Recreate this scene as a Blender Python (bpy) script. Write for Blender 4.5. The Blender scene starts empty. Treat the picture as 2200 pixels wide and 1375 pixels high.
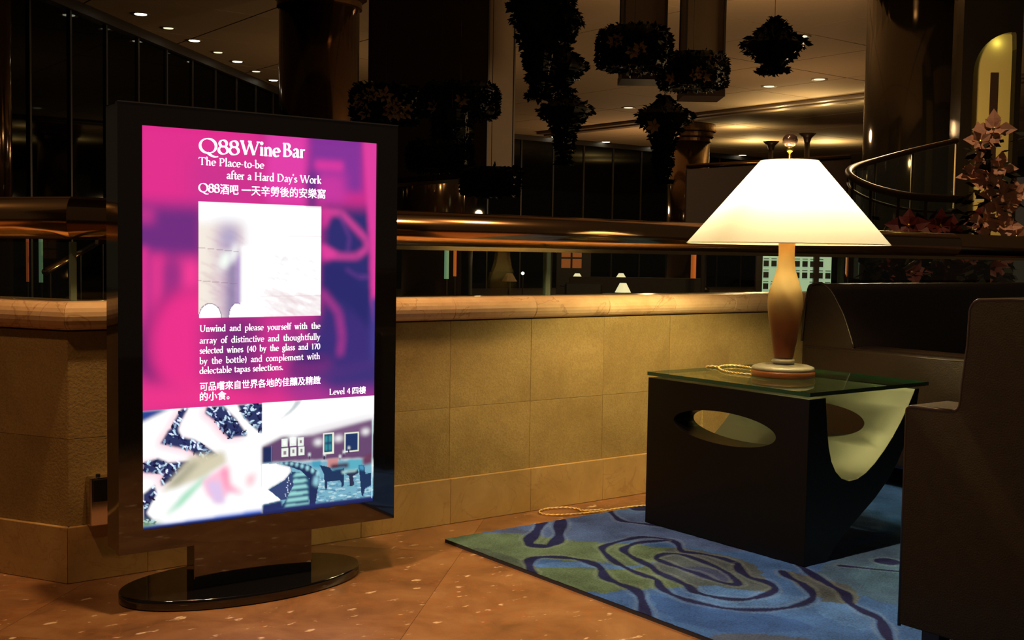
import bpy, bmesh, math, random
import numpy as np
from mathutils import Vector, Matrix
R = random.Random(7)
PI = math.pi
S = bpy.context.scene
COL = S.collection

# ------------------------------------------------------------------ camera
cam_d = bpy.data.cameras.new('camera'); cam = bpy.data.objects.new('camera', cam_d); COL.objects.link(cam)
yaw, pitch, roll = .9197, .0588, .0167
fw = Vector((math.cos(yaw)*math.cos(pitch), math.sin(yaw)*math.cos(pitch), -math.sin(pitch)))
rt = Vector((math.sin(yaw), -math.cos(yaw), 0)); up = rt.cross(fw)
r2 = rt*math.cos(roll) + up*math.sin(roll); u2 = -rt*math.sin(roll) + up*math.cos(roll)
cam.matrix_world = Matrix(((r2.x, u2.x, -fw.x, 0), (r2.y, u2.y, -fw.y, 0), (r2.z, u2.z, -fw.z, .92), (0, 0, 0, 1)))
cam_d.sensor_width = 36; cam_d.lens = 36*2449.44/2200; cam_d.clip_start = .05; cam_d.clip_end = 200
S.camera = cam
# ------------------------------------------------------------------ world, exposure
w = bpy.data.worlds.new('night'); S.world = w; w.use_nodes = True
w.node_tree.nodes['Background'].inputs[0].default_value = (1, .7, .45, 1)
w.node_tree.nodes['Background'].inputs[1].default_value = .024
S.view_settings.view_transform = 'Standard'; S.view_settings.look = 'None'
S.view_settings.gamma = 1; S.view_settings.use_curve_mapping = False; S.view_settings.exposure = 0

# ------------------------------------------------------------------ lights of the hall
def lamp_light(name, kind, loc, power, color, radius=.05, target=None, angle=60, blend=.5):
    d = bpy.data.lights.new(name, kind); d.energy = power; d.color = color
    d.shadow_soft_size = radius
    if kind == 'SPOT': d.spot_size = math.radians(angle); d.spot_blend = blend
    o = bpy.data.objects.new(name, d); COL.objects.link(o); o.location = loc
    if target: o.rotation_euler = (Vector(target)-Vector(loc)).to_track_quat('-Z', 'Y').to_euler()
    return o
WARM = (1, .58, .24)
lamp_light('ceiling_spot', 'SPOT', (1.3, 2.0, 5.2), 640, WARM, .10, (1.9, 2.55, 0), 46, .7)
lamp_light('ceiling_spot', 'SPOT', (-.5, 1.95, 4.5), 470, (1, .64, .32), .10, (2.6, 1.95, 0), 44, .7)
lamp_light('ceiling_spot', 'SPOT', (-1.2, 1.6, 5.2), 260, (1, .5, .2), .10, (.6, 3.1, 0), 44, .7)
for p, e in (((14.2, 12.2, 3.2), 190), ((23, 18.4, 2.2), 150), ((29, 30, 2.6), 260), ((14.5, 23, 2.0), 90), ((11.5, 8.0, 2.4), 260)):
    lamp_light('lounge_light', 'POINT', p, e, (1, .62, .3), .15)  # added bare fill lights for the lobby ceiling and boxes, no fittings built
lamp_light('flower_spot', 'SPOT', (5.9, 2.9, 5.0), 210, (1, .6, .32), .05, (6.8, 3.9, 1.4), 34, .6)

# ------------------------------------------------------------------ materials
def nt(name):
    m = bpy.data.materials.new(name); m.use_nodes = True
    return m, m.node_tree, m.node_tree.nodes['Principled BSDF']
def srgb(r, g, b):
    f = lambda c: c/12.92 if c <= .04045 else ((c+.055)/1.055)**2.4
    return (f(r/255), f(g/255), f(b/255), 1)
def plain(name, c, rough=.5, metal=0, spec=.5, emit=None, est=1, coat=0, bump=0, bscale=60, var=0, trans=0):
    m, t, b = nt(name)
    c = (*c[:3], 1)
    b.inputs['Base Color'].default_value = c; b.inputs['Roughness'].default_value = rough
    b.inputs['Metallic'].default_value = metal; b.inputs['Specular IOR Level'].default_value = spec
    b.inputs['Coat Weight'].default_value = coat
    b.inputs['Transmission Weight'].default_value = trans
    if emit:
        b.inputs['Emission Color'].default_value = (*emit[:3], 1); b.inputs['Emission Strength'].default_value = est
    tc = t.nodes.new('ShaderNodeTexCoord')
    if var:
        n = t.nodes.new('ShaderNodeTexNoise'); n.inputs['Scale'].default_value = bscale*.12; n.inputs['Detail'].default_value = 6
        t.links.new(tc.outputs['Object'], n.inputs['Vector'])
        mx = t.nodes.new('ShaderNodeMix'); mx.data_type = 'RGBA'
        mx.inputs[6].default_value = (*[x*(1-var) for x in c[:3]], 1); mx.inputs[7].default_value = (*[min(1, x*(1+var)) for x in c[:3]], 1)
        t.links.new(n.outputs['Fac'], mx.inputs[0]); t.links.new(mx.outputs[2], b.inputs['Base Color'])
    if bump:
        n = t.nodes.new('ShaderNodeTexNoise'); n.inputs['Scale'].default_value = bscale; n.inputs['Detail'].default_value = 4
        t.links.new(tc.outputs['Object'], n.inputs['Vector'])
        bp = t.nodes.new('ShaderNodeBump'); bp.inputs['Strength'].default_value = bump; bp.inputs['Distance'].default_value = .01
        t.links.new(n.outputs['Fac'], bp.inputs['Height']); t.links.new(bp.outputs[0], b.inputs['Normal'])
    return m
def stone(name, dark, mid, light, scale, rough, vein=None, bump=0, bscale=120, spec=.5, fleck=None, grain=0):
    """stone: large clouding, fine grain, thin veins, pale flecks; each block a slightly different tone"""
    m, t, b = nt(name); N = t.nodes.new; L = t.links.new
    g = N('ShaderNodeNewGeometry'); oi = N('ShaderNodeObjectInfo')
    mp = N('ShaderNodeVectorMath'); mp.operation = 'ADD'
    cb = N('ShaderNodeVectorMath'); cb.operation = 'SCALE'; cb.inputs['Scale'].default_value = 7
    L(oi.outputs['Random'], cb.inputs[0]); L(g.outputs['Position'], mp.inputs[0]); L(cb.outputs[0], mp.inputs[1])
    n = N('ShaderNodeTexNoise'); n.inputs['Scale'].default_value = scale; n.inputs['Detail'].default_value = 9; n.inputs['Roughness'].default_value = .68; n.inputs['Distortion'].default_value = .5
    L(mp.outputs[0], n.inputs['Vector'])
    r = N('ShaderNodeValToRGB'); e = r.color_ramp.elements
    e[0].position = .32; e[0].color = (*dark[:3], 1); e[1].position = .7; e[1].color = (*light[:3], 1)
    k = e.new(.5); k.color = (*mid[:3], 1)
    L(n.outputs['Fac'], r.inputs['Fac']); out = r.outputs['Color']
    def over(fac, col, out):
        x = N('ShaderNodeMix'); x.data_type = 'RGBA'; x.inputs[7].default_value = (*col[:3], 1)
        L(fac, x.inputs[0]); L(out, x.inputs[6]); return x.outputs[2]
    if vein:
        v = N('ShaderNodeTexNoise'); v.inputs['Scale'].default_value = scale*.9; v.inputs['Detail'].default_value = 5; v.inputs['Distortion'].default_value = 1.5
        L(mp.outputs[0], v.inputs['Vector'])
        a = N('ShaderNodeMath'); a.operation = 'SUBTRACT'; a.inputs[1].default_value = .5; L(v.outputs['Fac'], a.inputs[0])
        ab = N('ShaderNodeMath'); ab.operation = 'ABSOLUTE'; L(a.outputs[0], ab.inputs[0])
        mr = N('ShaderNodeMapRange'); mr.inputs[1].default_value = 0; mr.inputs[2].default_value = .012; mr.inputs[3].default_value = .55; mr.inputs[4].default_value = 0
        L(ab.outputs[0], mr.inputs[0]); out = over(mr.outputs[0], vein, out)
    if fleck:
        v = N('ShaderNodeTexNoise'); v.inputs['Scale'].default_value = 26; v.inputs['Detail'].default_value = 3; v.inputs['Roughness'].default_value = .6
        ms = N('ShaderNodeMapping'); ms.inputs['Scale'].default_value = (.7, 1.35, 1); L(mp.outputs[0], ms.inputs[0]); L(ms.outputs[0], v.inputs['Vector'])
        mr = N('ShaderNodeMapRange'); mr.inputs[1].default_value = .645; mr.inputs[2].default_value = .70; mr.inputs[3].default_value = 0; mr.inputs[4].default_value = .8
        L(v.outputs['Fac'], mr.inputs[0]); out = over(mr.outputs[0], fleck, out)
    if grain:
        q = N('ShaderNodeTexNoise'); q.inputs['Scale'].default_value = bscale; q.inputs['Detail'].default_value = 4; q.inputs['Roughness'].default_value = .7; L(g.outputs['Position'], q.inputs['Vector'])
        mr = N('ShaderNodeMapRange'); mr.inputs[1].default_value = .35; mr.inputs[2].default_value = .62; mr.inputs[3].default_value = grain; mr.inputs[4].default_value = 0
        L(q.outputs['Fac'], mr.inputs[0]); out = over(mr.outputs[0], [c*.45 for c in dark[:3]], out)
    hv = N('ShaderNodeHueSaturation'); mr = N('ShaderNodeMapRange'); mr.inputs[3].default_value = .95; mr.inputs[4].default_value = 1.05
    L(oi.outputs['Random'], mr.inputs[0]); L(mr.outputs[0], hv.inputs['Value']); L(out, hv.inputs['Color'])
    L(hv.outputs[0], b.inputs['Base Color']); b.inputs['Roughness'].default_value = rough; b.inputs['Specular IOR Level'].default_value = spec
    if bump:
        f = N('ShaderNodeTexNoise'); f.inputs['Scale'].default_value = bscale; f.inputs['Detail'].default_value = 5; L(g.outputs['Position'], f.inputs['Vector'])
        bp = N('ShaderNodeBump'); bp.inputs['Strength'].default_value = bump; bp.inputs['Distance'].default_value = .006
        L(f.outputs['Fac'], bp.inputs['Height']); L(bp.outputs[0], b.inputs['Normal'])
    return m
def pane_glass(name, tint, refl=1.0):
    m, t, b = nt(name); N = t.nodes.new; L = t.links.new
    tr = N('ShaderNodeBsdfTransparent'); tr.inputs[0].default_value = (*tint, 1)
    gl = N('ShaderNodeBsdfGlossy'); gl.inputs['Roughness'].default_value = .01; gl.inputs[0].default_value = (1, 1, 1, 1)
    fr = N('ShaderNodeLayerWeight'); fr.inputs[0].default_value = .5      # Schlick on the facing ratio: alike on both faces of a thin pane
    pw = N('ShaderNodeMath'); pw.operation = 'POWER'; pw.inputs[1].default_value = 5; L(fr.outputs['Facing'], pw.inputs[0])
    mu = N('ShaderNodeMath'); mu.operation = 'MULTIPLY_ADD'; mu.inputs[1].default_value = .9*refl; mu.inputs[2].default_value = .035*refl; L(pw.outputs[0], mu.inputs[0])
    mx = N('ShaderNodeMixShader'); L(mu.outputs[0], mx.inputs[0]); L(tr.outputs[0], mx.inputs[1]); L(gl.outputs[0], mx.inputs[2])
    L(mx.outputs[0], t.nodes['Material Output'].inputs[0]); return m
def emitter(name, c, s, sample=True):
    m, t, b = nt(name); b.inputs['Base Color'].default_value = (*c[:3], 1); b.inputs['Emission Color'].default_value = (*c[:3], 1); b.inputs['Emission Strength'].default_value = s
    if not sample: m.cycles.emission_sampling = 'NONE'
    return m
def mirror_black(name, amount):
    m, t, b = nt(name); N = t.nodes.new; L = t.links.new
    gl = N('ShaderNodeBsdfGlossy'); gl.inputs[0].default_value = (amount, amount*.96, amount*.92, 1); gl.inputs['Roughness'].default_value = .03
    b.inputs['Base Color'].default_value = (.004, .004, .005, 1); b.inputs['Roughness'].default_value = .08
    ad = N('ShaderNodeAddShader'); L(gl.outputs[0], ad.inputs[0]); L(b.outputs[0], ad.inputs[1]); L(ad.outputs[0], t.nodes['Material Output'].inputs[0]); return m

M = {}
M['floor'] = stone('floor_marble', (.13, .062, .028), (.235, .115, .052), (.33, .185, .095), 4.2, .36, vein=(.30, .11, .035), fleck=(.75, .6, .45), spec=.4)
M['panel'] = stone('wall_stone', (.26, .178, .07), (.32, .225, .09), (.38, .275, .115), 4, .75, bump=.28, bscale=150, spec=.25, grain=.34)
M['skirt'] = stone('skirting_marble', (.36, .23, .088), (.43, .28, .11), (.50, .34, .145), 6, .35, vein=(.3, .17, .08), bump=.05)
M['cap'] = stone('coping_marble', (.62, .40, .22), (.74, .51, .30), (.82, .62, .38), 5, .22, vein=(.34, .18, .09))
M['core'] = plain('mortar', (.3, .21, .09), .9)
M['brass'] = plain('polished_copper_brass', (.62, .36, .17), .15, 1, bump=.006, bscale=7)
M['brassdark'] = plain('brass_collar', (.55, .4, .2), .2, 1)
M['glass'] = pane_glass('balustrade_glass', (.86, .93, .88))
M['glassedge'] = plain('green_glass_edge', (.16, .24, .19), .15, 0, .5)
M['gloss'] = mirror_black('piano_black', .095)
M['black'] = plain('black_lacquer', (.006, .006, .007), .32, 0, .35)
M['blackmatte'] = plain('black_plastic', (.008, .008, .009), .55)
M['base'] = mirror_black('black_glass_base', .035)
M['steel'] = plain('brushed_steel', (.55, .5, .45), .18, 1)
M['leather'] = plain('brown_leather', (.011, .006, .0045), .36, 0, .5, bump=.22, bscale=240, var=.25)
M['leather2'] = plain('dark_brown_leather', (.018, .013, .007), .58, 0, .12, bump=.22, bscale=260, var=.25)
M['piping'] = plain('leather_piping', (.02, .012, .008), .4)
M['wood'] = plain('dark_wood', (.03, .016, .01), .4)
M['lacq'] = plain('table_black_lacquer', (.004, .0035, .0035), .38, 0, .22)
M['trough'] = plain('pale_lacquer', (.062, .064, .058), .45, 0, .4)
M['tglass'] = pane_glass('table_glass', (.80, .88, .80), .62)
M['tedge'] = plain('table_glass_edge', (.012, .05, .03), .08, 0, .8)
M['bulb'] = emitter('bulb_glow', (1, .79, .34), 470)
M['gold'] = plain('brass_rod', (.9, .7, .2), .25, 1)
M['knob'] = plain('dark_wood_knob', (.06, .035, .03), .2, 0, .6, coat=.5)
M['cream'] = plain('cream_alabaster', (.24, .23, .20), .3, 0, .5, bump=.1, bscale=40, var=.12)
M['amber'] = plain('amber_band', (.24, .08, .022), .3, 0, .5, var=.3)
M['cord'] = plain('gold_twisted_cord', (.75, .55, .25), .4, .3)
M['ceil'] = plain('ceiling_board', (.50, .37, .23), .8, 0, .3, var=.05)
M['ceilgap'] = plain('ceiling_gap', (.06, .04, .025), .9)
M['trim'] = plain('ceiling_trim', (.13, .085, .05), .6)
M['lobby'] = plain('lobby_carpet', (.05, .03, .02), .9)
M['column'] = plain('polished_bronze_stone', (.20, .125, .07), .13, .85, bump=.03, bscale=2.5, var=.5)
M['columndark'] = plain('polished_dark_stone', (.045, .036, .023), .1, .8, bump=.03, bscale=3, var=.5)
M['capring'] = plain('column_ring', (.28, .17, .08), .18, 1)
def night_pane():
    m, t, b = nt('night_window'); N = t.nodes.new; L = t.links.new
    b.inputs['Base Color'].default_value = (.0035, .0035, .003, 1); b.inputs['Roughness'].default_value = .6; b.inputs['Specular IOR Level'].default_value = 0
    gl = N('ShaderNodeBsdfGlossy'); gl.inputs['Roughness'].default_value = .03; gl.inputs[0].default_value = (.8, .85, .8, 1)
    fr = N('ShaderNodeLayerWeight'); fr.inputs[0].default_value = .5
    pw = N('ShaderNodeMath'); pw.operation = 'POWER'; pw.inputs[1].default_value = 5; L(fr.outputs['Facing'], pw.inputs[0])
    mu = N('ShaderNodeMath'); mu.operation = 'MULTIPLY_ADD'; mu.inputs[1].default_value = .16; mu.inputs[2].default_value = .03; L(pw.outputs[0], mu.inputs[0])
    mx = N('ShaderNodeMixShader'); L(mu.outputs[0], mx.inputs[0]); L(b.outputs[0], mx.inputs[1]); L(gl.outputs[0], mx.inputs[2]); L(mx.outputs[0], t.nodes['Material Output'].inputs[0]); return m
M['pane'] = night_pane()
M['mull'] = plain('window_mullion', (.04, .034, .025), .5, .2)
M['stairbrass'] = plain('dull_brass', (.11, .07, .032), .55, 0, .12)
M['leaf'] = plain('dark_leaf', (.012, .016, .008), .6, 0, .3)
M['bloom'] = plain('dim_bloom', (.7, .42, .2), .6)
M['petal'] = plain('pale_pink_petal', (.72, .40, .27), .55, var=.25, bscale=30)
M['redpetal'] = plain('dark_red_petal', (.13, .014, .012), .6)
M['box'] = plain('lantern_board', (.16, .11, .06), .6, var=.1)
M['brownwall'] = plain('brown_partition', (.035, .018, .010), .6, var=.1)
M['lampshade'] = emitter('lit_shade', (1, .82, .5), 1.0)
M['greyshade'] = plain('unlit_shade', (.30, .19, .12), .7)
M['down'] = emitter('downlight_lens', (1, .93, .7), 6)
M['downdim'] = emitter('downlight_lens_dim', (1, .9, .62), 1.1)
M['ring'] = plain('downlight_ring', (.3, .24, .16), .4)
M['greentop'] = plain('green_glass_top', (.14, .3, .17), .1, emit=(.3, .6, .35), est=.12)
M['paper'] = plain('paper', (.75, .72, .62), .8)
M['lattice'] = emitter('lattice_backlight', (.6, .82, .58), .5)
M['latticebar'] = plain('lattice_block', (.03, .035, .03), .6)
M['orange'] = emitter('orange_reflection', (1, .2, .03), .35)
M['dimorange'] = emitter('amber_panel_glow', (1, .3, .08), .12)
M['dimgreen'] = emitter('dim_green_reflection', (.5, .9, .5), .09)
M['dimred'] = emitter('dim_red_reflection', (1, .2, .06), .10)
M['white'] = emitter('spark', (1, .9, .75), 3)
M['green'] = emitter('green_reflection', (.5, .9, .55), .2)
M['niche'] = plain('ochre_plaster', (.45, .4, .13), .7)
M['letter'] = emitter('lit_letter', (1, .96, 1), 1.7, False)

# lamp body: cream glass going red-brown at the foot; the amber neck has the bulb's light painted in
def lampglass():
    m, t, b = nt('lamp_glass'); N = t.nodes.new; L = t.links.new
    tc = N('ShaderNodeTexCoord'); sp = N('ShaderNodeSeparateXYZ'); L(tc.outputs['Object'], sp.inputs[0])
    n = N('ShaderNodeTexNoise'); n.inputs['Scale'].default_value = 14; L(tc.outputs['Object'], n.inputs['Vector'])
    ma = N('ShaderNodeMath'); ma.operation = 'MULTIPLY_ADD'; ma.inputs[1].default_value = .04; L(n.outputs['Fac'], ma.inputs[0]); L(sp.outputs['Z'], ma.inputs[2])
    mr = N('ShaderNodeMapRange'); mr.inputs[1].default_value = .06; mr.inputs[2].default_value = .48; L(ma.outputs[0], mr.inputs[0])
    r = N('ShaderNodeValToRGB'); e = r.color_ramp.elements
    e[0].position = 0; e[0].color = (.16, .05, .012, 1); e[1].position = 1; e[1].color = (.36, .15, .03, 1)
    for p, c in ((.14, (.10, .024, .008, 1)), (.32, (.17, .055, .018, 1)), (.45, (.23, .13, .055, 1)), (.6, (.32, .24, .13, 1)), (.8, (.34, .23, .105, 1))):
        k = e.new(p); k.color = c
    L(mr.outputs[0], r.inputs[0]); L(r.outputs[0], b.inputs['Base Color'])
    b.inputs['Roughness'].default_value = .35; b.inputs['Subsurface Weight'].default_value = .25; b.inputs['Subsurface Radius'].default_value = (.05, .03, .015); b.inputs['Subsurface Scale'].default_value = .5
    return m
M['lampglass'] = lampglass()
def shade_mat():
    m, t, b = nt('lamp_shade_cloth'); N = t.nodes.new; L = t.links.new
    d = N('ShaderNodeBsdfDiffuse'); d.inputs[0].default_value = (.42, .38, .29, 1)
    tr = N('ShaderNodeBsdfTranslucent'); tr.inputs[0].default_value = (.64, .68, .84, 1)
    mx = N('ShaderNodeMixShader'); mx.inputs[0].default_value = .25
    L(d.outputs[0], mx.inputs[1]); L(tr.outputs[0], mx.inputs[2]); L(mx.outputs[0], t.nodes['Material Output'].inputs[0]); return m
M['shade'] = shade_mat()

# ------------------------------------------------------------------ builders
WL = {}
def empty(name, loc=(0, 0, 0), rz=0, label=None, cat=None, group=None, kind=None):
    o = bpy.data.objects.new(name, None); COL.objects.link(o); o.location = loc; o.rotation_euler.z = rz
    o.empty_display_size = .1
    WL[o.name] = Vector(loc); tag(o, label, cat, group, kind); return o
def tag(o, label=None, cat=None, group=None, kind=None):
    for k, v in (('label', label), ('category', cat), ('group', group), ('kind', kind)):
        if v: o[k] = v
    return o
def mk(name, bm, mat, parent=None, local=False, bevel=0, smooth=False, seg=2):
    me = bpy.data.meshes.new(name)
    bmesh.ops.recalc_face_normals(bm, faces=bm.faces)
    if parent is not None and not local:
        bmesh.ops.translate(bm, verts=bm.verts, vec=-WL[parent.name])
    bm.to_mesh(me); bm.free()
    for x in (mat if isinstance(mat, (list, tuple)) else [mat]): me.materials.append(x)
    if smooth: me.polygons.foreach_set('use_smooth', [True]*len(me.polygons))
    o = bpy.data.objects.new(name, me); COL.objects.link(o)
    WL[o.name] = Vector((0, 0, 0))
    if parent is not None:
        o.parent = parent; WL[o.name] = WL[parent.name].copy()
    if bevel:
        b = o.modifiers.new('bevel', 'BEVEL'); b.width = bevel; b.segments = seg; b.limit_method = 'ANGLE'; b.angle_limit = math.radians(40)
        if smooth is None or seg > 2: me.polygons.foreach_set('use_smooth', [True]*len(me.polygons)); 
    return o
def B(): return bmesh.new()
def box(bm, x0, x1, y0, y1, z0, z1):
    v = [bm.verts.new(p) for p in ((x0, y0, z0), (x1, y0, z0), (x1, y1, z0), (x0, y1, z0), (x0, y0, z1), (x1, y0, z1), (x1, y1, z1), (x0, y1, z1))]
    for f in ((0, 3, 2, 1), (4, 5, 6, 7), (0, 1, 5, 4), (1, 2, 6, 5), (2, 3, 7, 6), (3, 0, 4, 7)): bm.faces.new([v[i] for i in f])
    return bm
def bx(*a): return box(B(), *a)
def prism(bm, poly, axis, a, b):
    """poly in the two other axes (in xyz order), extruded along axis from a to b"""
    def P(p, t):
        q = list(p); q.insert(axis, t); return q
    A = [bm.verts.new(P(p, a)) for p in poly]; Bv = [bm.verts.new(P(p, b)) for p in poly]
    n = len(poly); bm.faces.new(A); bm.faces.new(Bv[::-1]); side = []
    for i in range(n): side.append(bm.faces.new((A[i], A[(i+1) % n], Bv[(i+1) % n], Bv[i])))
    return side
def lathe(bm, prof, seg=32, c=(0, 0, 0), close=True):
    rings = []
    for r, z in prof:
        if r < 1e-5: rings.append([bm.verts.new((c[0], c[1], c[2]+z))])
        else: rings.append([bm.verts.new((c[0]+r*math.cos(2*PI*i/seg), c[1]+r*math.sin(2*PI*i/seg), c[2]+z)) for i in range(seg)])
    for a, b in zip(rings, rings[1:]):
        for i in range(seg):
            j = (i+1) % seg
            if len(a) == 1 and len(b) == 1: continue
            if len(a) == 1: bm.faces.new((a[0], b[j], b[i]))
            elif len(b) == 1: bm.faces.new((a[i], a[j], b[0]))
            else: bm.faces.new((a[i], a[j], b[j], b[i]))
    if close:
        for q in (rings[0], rings[-1]):
            if len(q) > 2: bm.faces.new(q)
    return bm
def tube(bm, pts, r, seg=8, cap=True, radii=None):
    pts = [Vector(p) for p in pts]; n = len(pts); rings = []
    t0 = (pts[1]-pts[0]).normalized(); ref = Vector((0, 0, 1)) if abs(t0.z) < .9 else Vector((1, 0, 0))
    u = t0.cross(ref).normalized()
    for i, p in enumerate(pts):
        t = (pts[min(i+1, n-1)]-pts[max(i-1, 0)]).normalized()
        u = (u - t*u.dot(t)).normalized(); v = t.cross(u); q = radii[i] if radii else r
        rings.append([bm.verts.new(p + (u*math.cos(2*PI*k/seg) + v*math.sin(2*PI*k/seg))*q) for k in range(seg)])
    for a, b in zip(rings, rings[1:]):
        for k in range(seg): bm.faces.new((a[k], a[(k+1) % seg], b[(k+1) % seg], b[k]))
    if cap: bm.faces.new(rings[0][::-1]); bm.faces.new(rings[-1])
    return bm
def smooth_pts(p, n=6, closed=False):
    p = [Vector(q) for q in p]; out = []; m = len(p)
    rng_ = range(m) if closed else range(m-1)
    for i in rng_:
        a = p[(i-1) % m] if (closed or i) else p[0]; b = p[i]; c = p[(i+1) % m]; d = p[(i+2) % m] if (closed or i+2 < m) else p[-1]
        for k in range(n):
            t = k/n
            out.append(.5*((2*b)+(c-a)*t+(2*a-5*b+4*c-d)*t*t+(3*b-a-3*c+d)*t**3))
    if not closed: out.append(p[-1])
    return out
def copy_tree(o, parent=None):
    c = o.copy(); COL.objects.link(c); WL[c.name] = WL.get(o.name, Vector())
    if parent is not None: c.parent = parent
    for ch in [k for k in o.children]: copy_tree(ch, c)
    return c

# =================================================================== THE SETTING
WY = 3.164                       # face of the parapet
LD = Vector((-.497, .868, 0))    # the parapet turns the corner in this direction
CX = .905
# floor: a slab with marble tiles laid on the diagonal
fl = B(); prism(fl, [(-5, -4), (9, -4), (9, 3.42), (.75, 3.42), (-1.5, 7.3), (-5, 7.3)], 2, -.45, -.006)
floor = tag(mk('floor', fl, M['core']), 'brown marble floor laid in large diagonal tiles', None, None, 'structure')
T = .95
for i in range(-4, 7):
    for j in range(-5, 6):
        u0, v0 = 2.45+T*i, .605+T*j; g = .0005
        c4 = [((a-b)/math.sqrt(2), (a+b)/math.sqrt(2)) for a, b in ((u0+g, v0+g), (u0+T-g, v0+g), (u0+T-g, v0+T-g), (u0+g, v0+T-g))]
        cxm, cym = sum(p[0] for p in c4)/4, sum(p[1] for p in c4)/4
        if not (-1.4 < cxm < 5 and .2 < cym < 4.2): continue
        # clip against the parapet lines so that no tile runs under the lobby side
        def clip(poly, f):
            o = []
            for k in range(len(poly)):
                a, b = poly[k], poly[(k+1) % len(poly)]; fa, fb = f(a), f(b)
                if fa >= 0: o.append(a)
                if fa*fb < 0: t = fa/(fa-fb); o.append((a[0]+(b[0]-a[0])*t, a[1]+(b[1]-a[1])*t))
            return o
        nrm = (LD.y, -LD.x)   # to the right of LD
        def inside_left(p): return -((p[0]-CX)*nrm[0] + (p[1]-WY)*nrm[1])
        polys = []
        if cym < WY+.7:
            q = clip(c4, lambda p: WY+.012-p[1])
            if len(q) > 2: polys.append(q)
        q = clip(clip(c4, lambda p: p[1]-WY-.012), inside_left)
        if len(q) > 2: polys.append(q)
        if polys:
            bm = B()
            for q in polys: prism(bm, q, 2, -.0058, 0)
            mk('tile', bm, M['floor'], floor)
# parapet ---------------------------------------------------------------
def cap_profile(y0):  # bullnose section in (y, z)
    p = [(y0+.17, .69), (y0+.17, .762), (y0+.14, .768)]
    for k in range(11):
        a = PI/2 + PI*k/10
        p.append((y0+.005+.036*math.cos(a)*1.0, .7295+.0385*math.sin(a)))
    return p
Ga = .0005
wall = tag(mk('wall_back', bx(CX+.01, 8.6, WY+.014, WY+.16, 0, .69), M['core']), 'low stone parapet below the brass rail', None, None, 'structure')
P0 = .345
def mitre(bm, x, y0, s):      # cut the corner end of the first stone on the bisector of the two runs
    if abs(x-(CX if s > 0 else 0)) > 1e-6: return
    for v in bm.verts:
        if abs(v.co.x-x) < .01: v.co.x += s*.58*(v.co.y-y0)
xs = [CX] + [2.153+P0*k for k in range(-3, 19)]
for a, b in zip(xs, xs[1:]):
    for z0, z1 in ((.155, .395), (.395, .688)):
        mk('panel', bx(a+Ga, b-Ga, WY+R.uniform(-.0006, .0006), WY+.0138, z0+Ga, z1-Ga), M['panel'], wall, bevel=.0005, seg=1)
    bm = bx(a+Ga*.7, b-Ga*.7, WY-.012, WY+.0138, .0005, .155); mitre(bm, a, WY, 1); mk('skirting_stone', bm, M['skirt'], wall, bevel=.002, seg=2)
    bm = B(); prism(bm, cap_profile(WY), 0, a+Ga, b-Ga); mitre(bm, a, WY, 1); mk('coping_stone', bm, M['cap'], wall, bevel=.0015, seg=1)
# left run, built along +x at the corner and turned
ang = math.atan2(LD.y, LD.x) - PI
wl = empty('wall_left', (CX, WY, 0), ang, 'low stone parapet turning away at the left', None, None, 'structure')
mk('backing', bx(-4, -.02, .014, .16, 0, .69), M['core'], wl, True)
xl = [-.0]+[-.62*k for k in range(1, 7)]
for b, a in zip(xl, xl[1:]):
    for z0, z1 in ((.155, .395), (.395, .688)):
        mk('panel', bx(a+Ga, b-Ga, 0, .0138, z0+Ga, z1-Ga), M['panel'], wl, True, bevel=.0005, seg=1)
    bm = bx(a+Ga, b-Ga, -.012, .0138, .0005, .155); mitre(bm, b, 0, -1); mk('skirting_stone', bm, M['skirt'], wl, True, bevel=.002)
    bm = B(); prism(bm, cap_profile(0), 0, a+Ga, b-Ga); mitre(bm, b, 0, -1); mk('coping_stone', bm, M['cap'], wl, True, bevel=.0015, seg=1)

# lobby floor, ceiling, far windows -----------------------------------------
tag(mk('floor_lobby', bx(-8, 60, 3.43, 40, -.6, -.452), M['lobby']), 'dark carpeted floor of the lobby beyond the rail', None, None, 'structure')
ceiling = tag(mk('ceiling', bx(-8, 60, 5.5, 40, 5.512, 5.7), M['ceilgap']), 'brown lobby ceiling of large square boards', None, None, 'structure')
GX, GY, GP, GQ = 18.54, 15.2, 2.95, 3.0
tile_me = None
for i in range(-6, 11):
    for j in range(-4, 7):
        x0, y0 = GX+GP*i, GY+GQ*j
        if y0 > 35.2 or x0+GP < y0-15.9-1 or x0 > 47: continue
        if y0+GQ*.5 < 6: continue
        if tile_me is None:
            o = mk('ceiling_board', bx(.02, GP-.02, .02, GQ-.02, 0, .012), M['ceil'], ceiling); tile_me = o.data
        else:
            o = bpy.data.objects.new('ceiling_board', tile_me); COL.objects.link(o); o.parent = ceiling
        o.location = (x0, y0, 5.5)
# ceiling trim: a double moulding running away along Y
tr = tag(mk('trim_1', bx(26.9, 27.15, 8, 34, 5.40, 5.497), M['trim'], bevel=.03), 'upper moulding across the lobby ceiling', None, None, 'structure')
mk('moulding_strip', bx(27.25, 27.6, 8, 34, 5.36, 5.497), M['trim'], tr, bevel=.03)
def window(n, origin, rz, length, step, label, top=5.5):
    e = empty('window_%d' % n, origin, rz, label, None, None, 'structure')
    k = int(length/step); pm = mm = None
    for i in range(k):
        if pm is None:
            a = mk('pane', bx(.03, step-.03, -.01, .01, 0, top+.45), M['pane'], e, True)
            b = mk('mullion', bx(-.03, .03, -.05, .03, 0, top+.45), M['mull'], e, True); pm, mm = a.data, b.data
        else:
            a = bpy.data.objects.new('pane', pm); b = bpy.data.objects.new('mullion', mm)
            for q in (a, b): COL.objects.link(q); q.parent = e
        a.location.x = b.location.x = i*step
    mk('head_rail', bx(0, length, -.12, .05, top+.25, top+.448), M['mull'], e, True)
    return e
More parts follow.
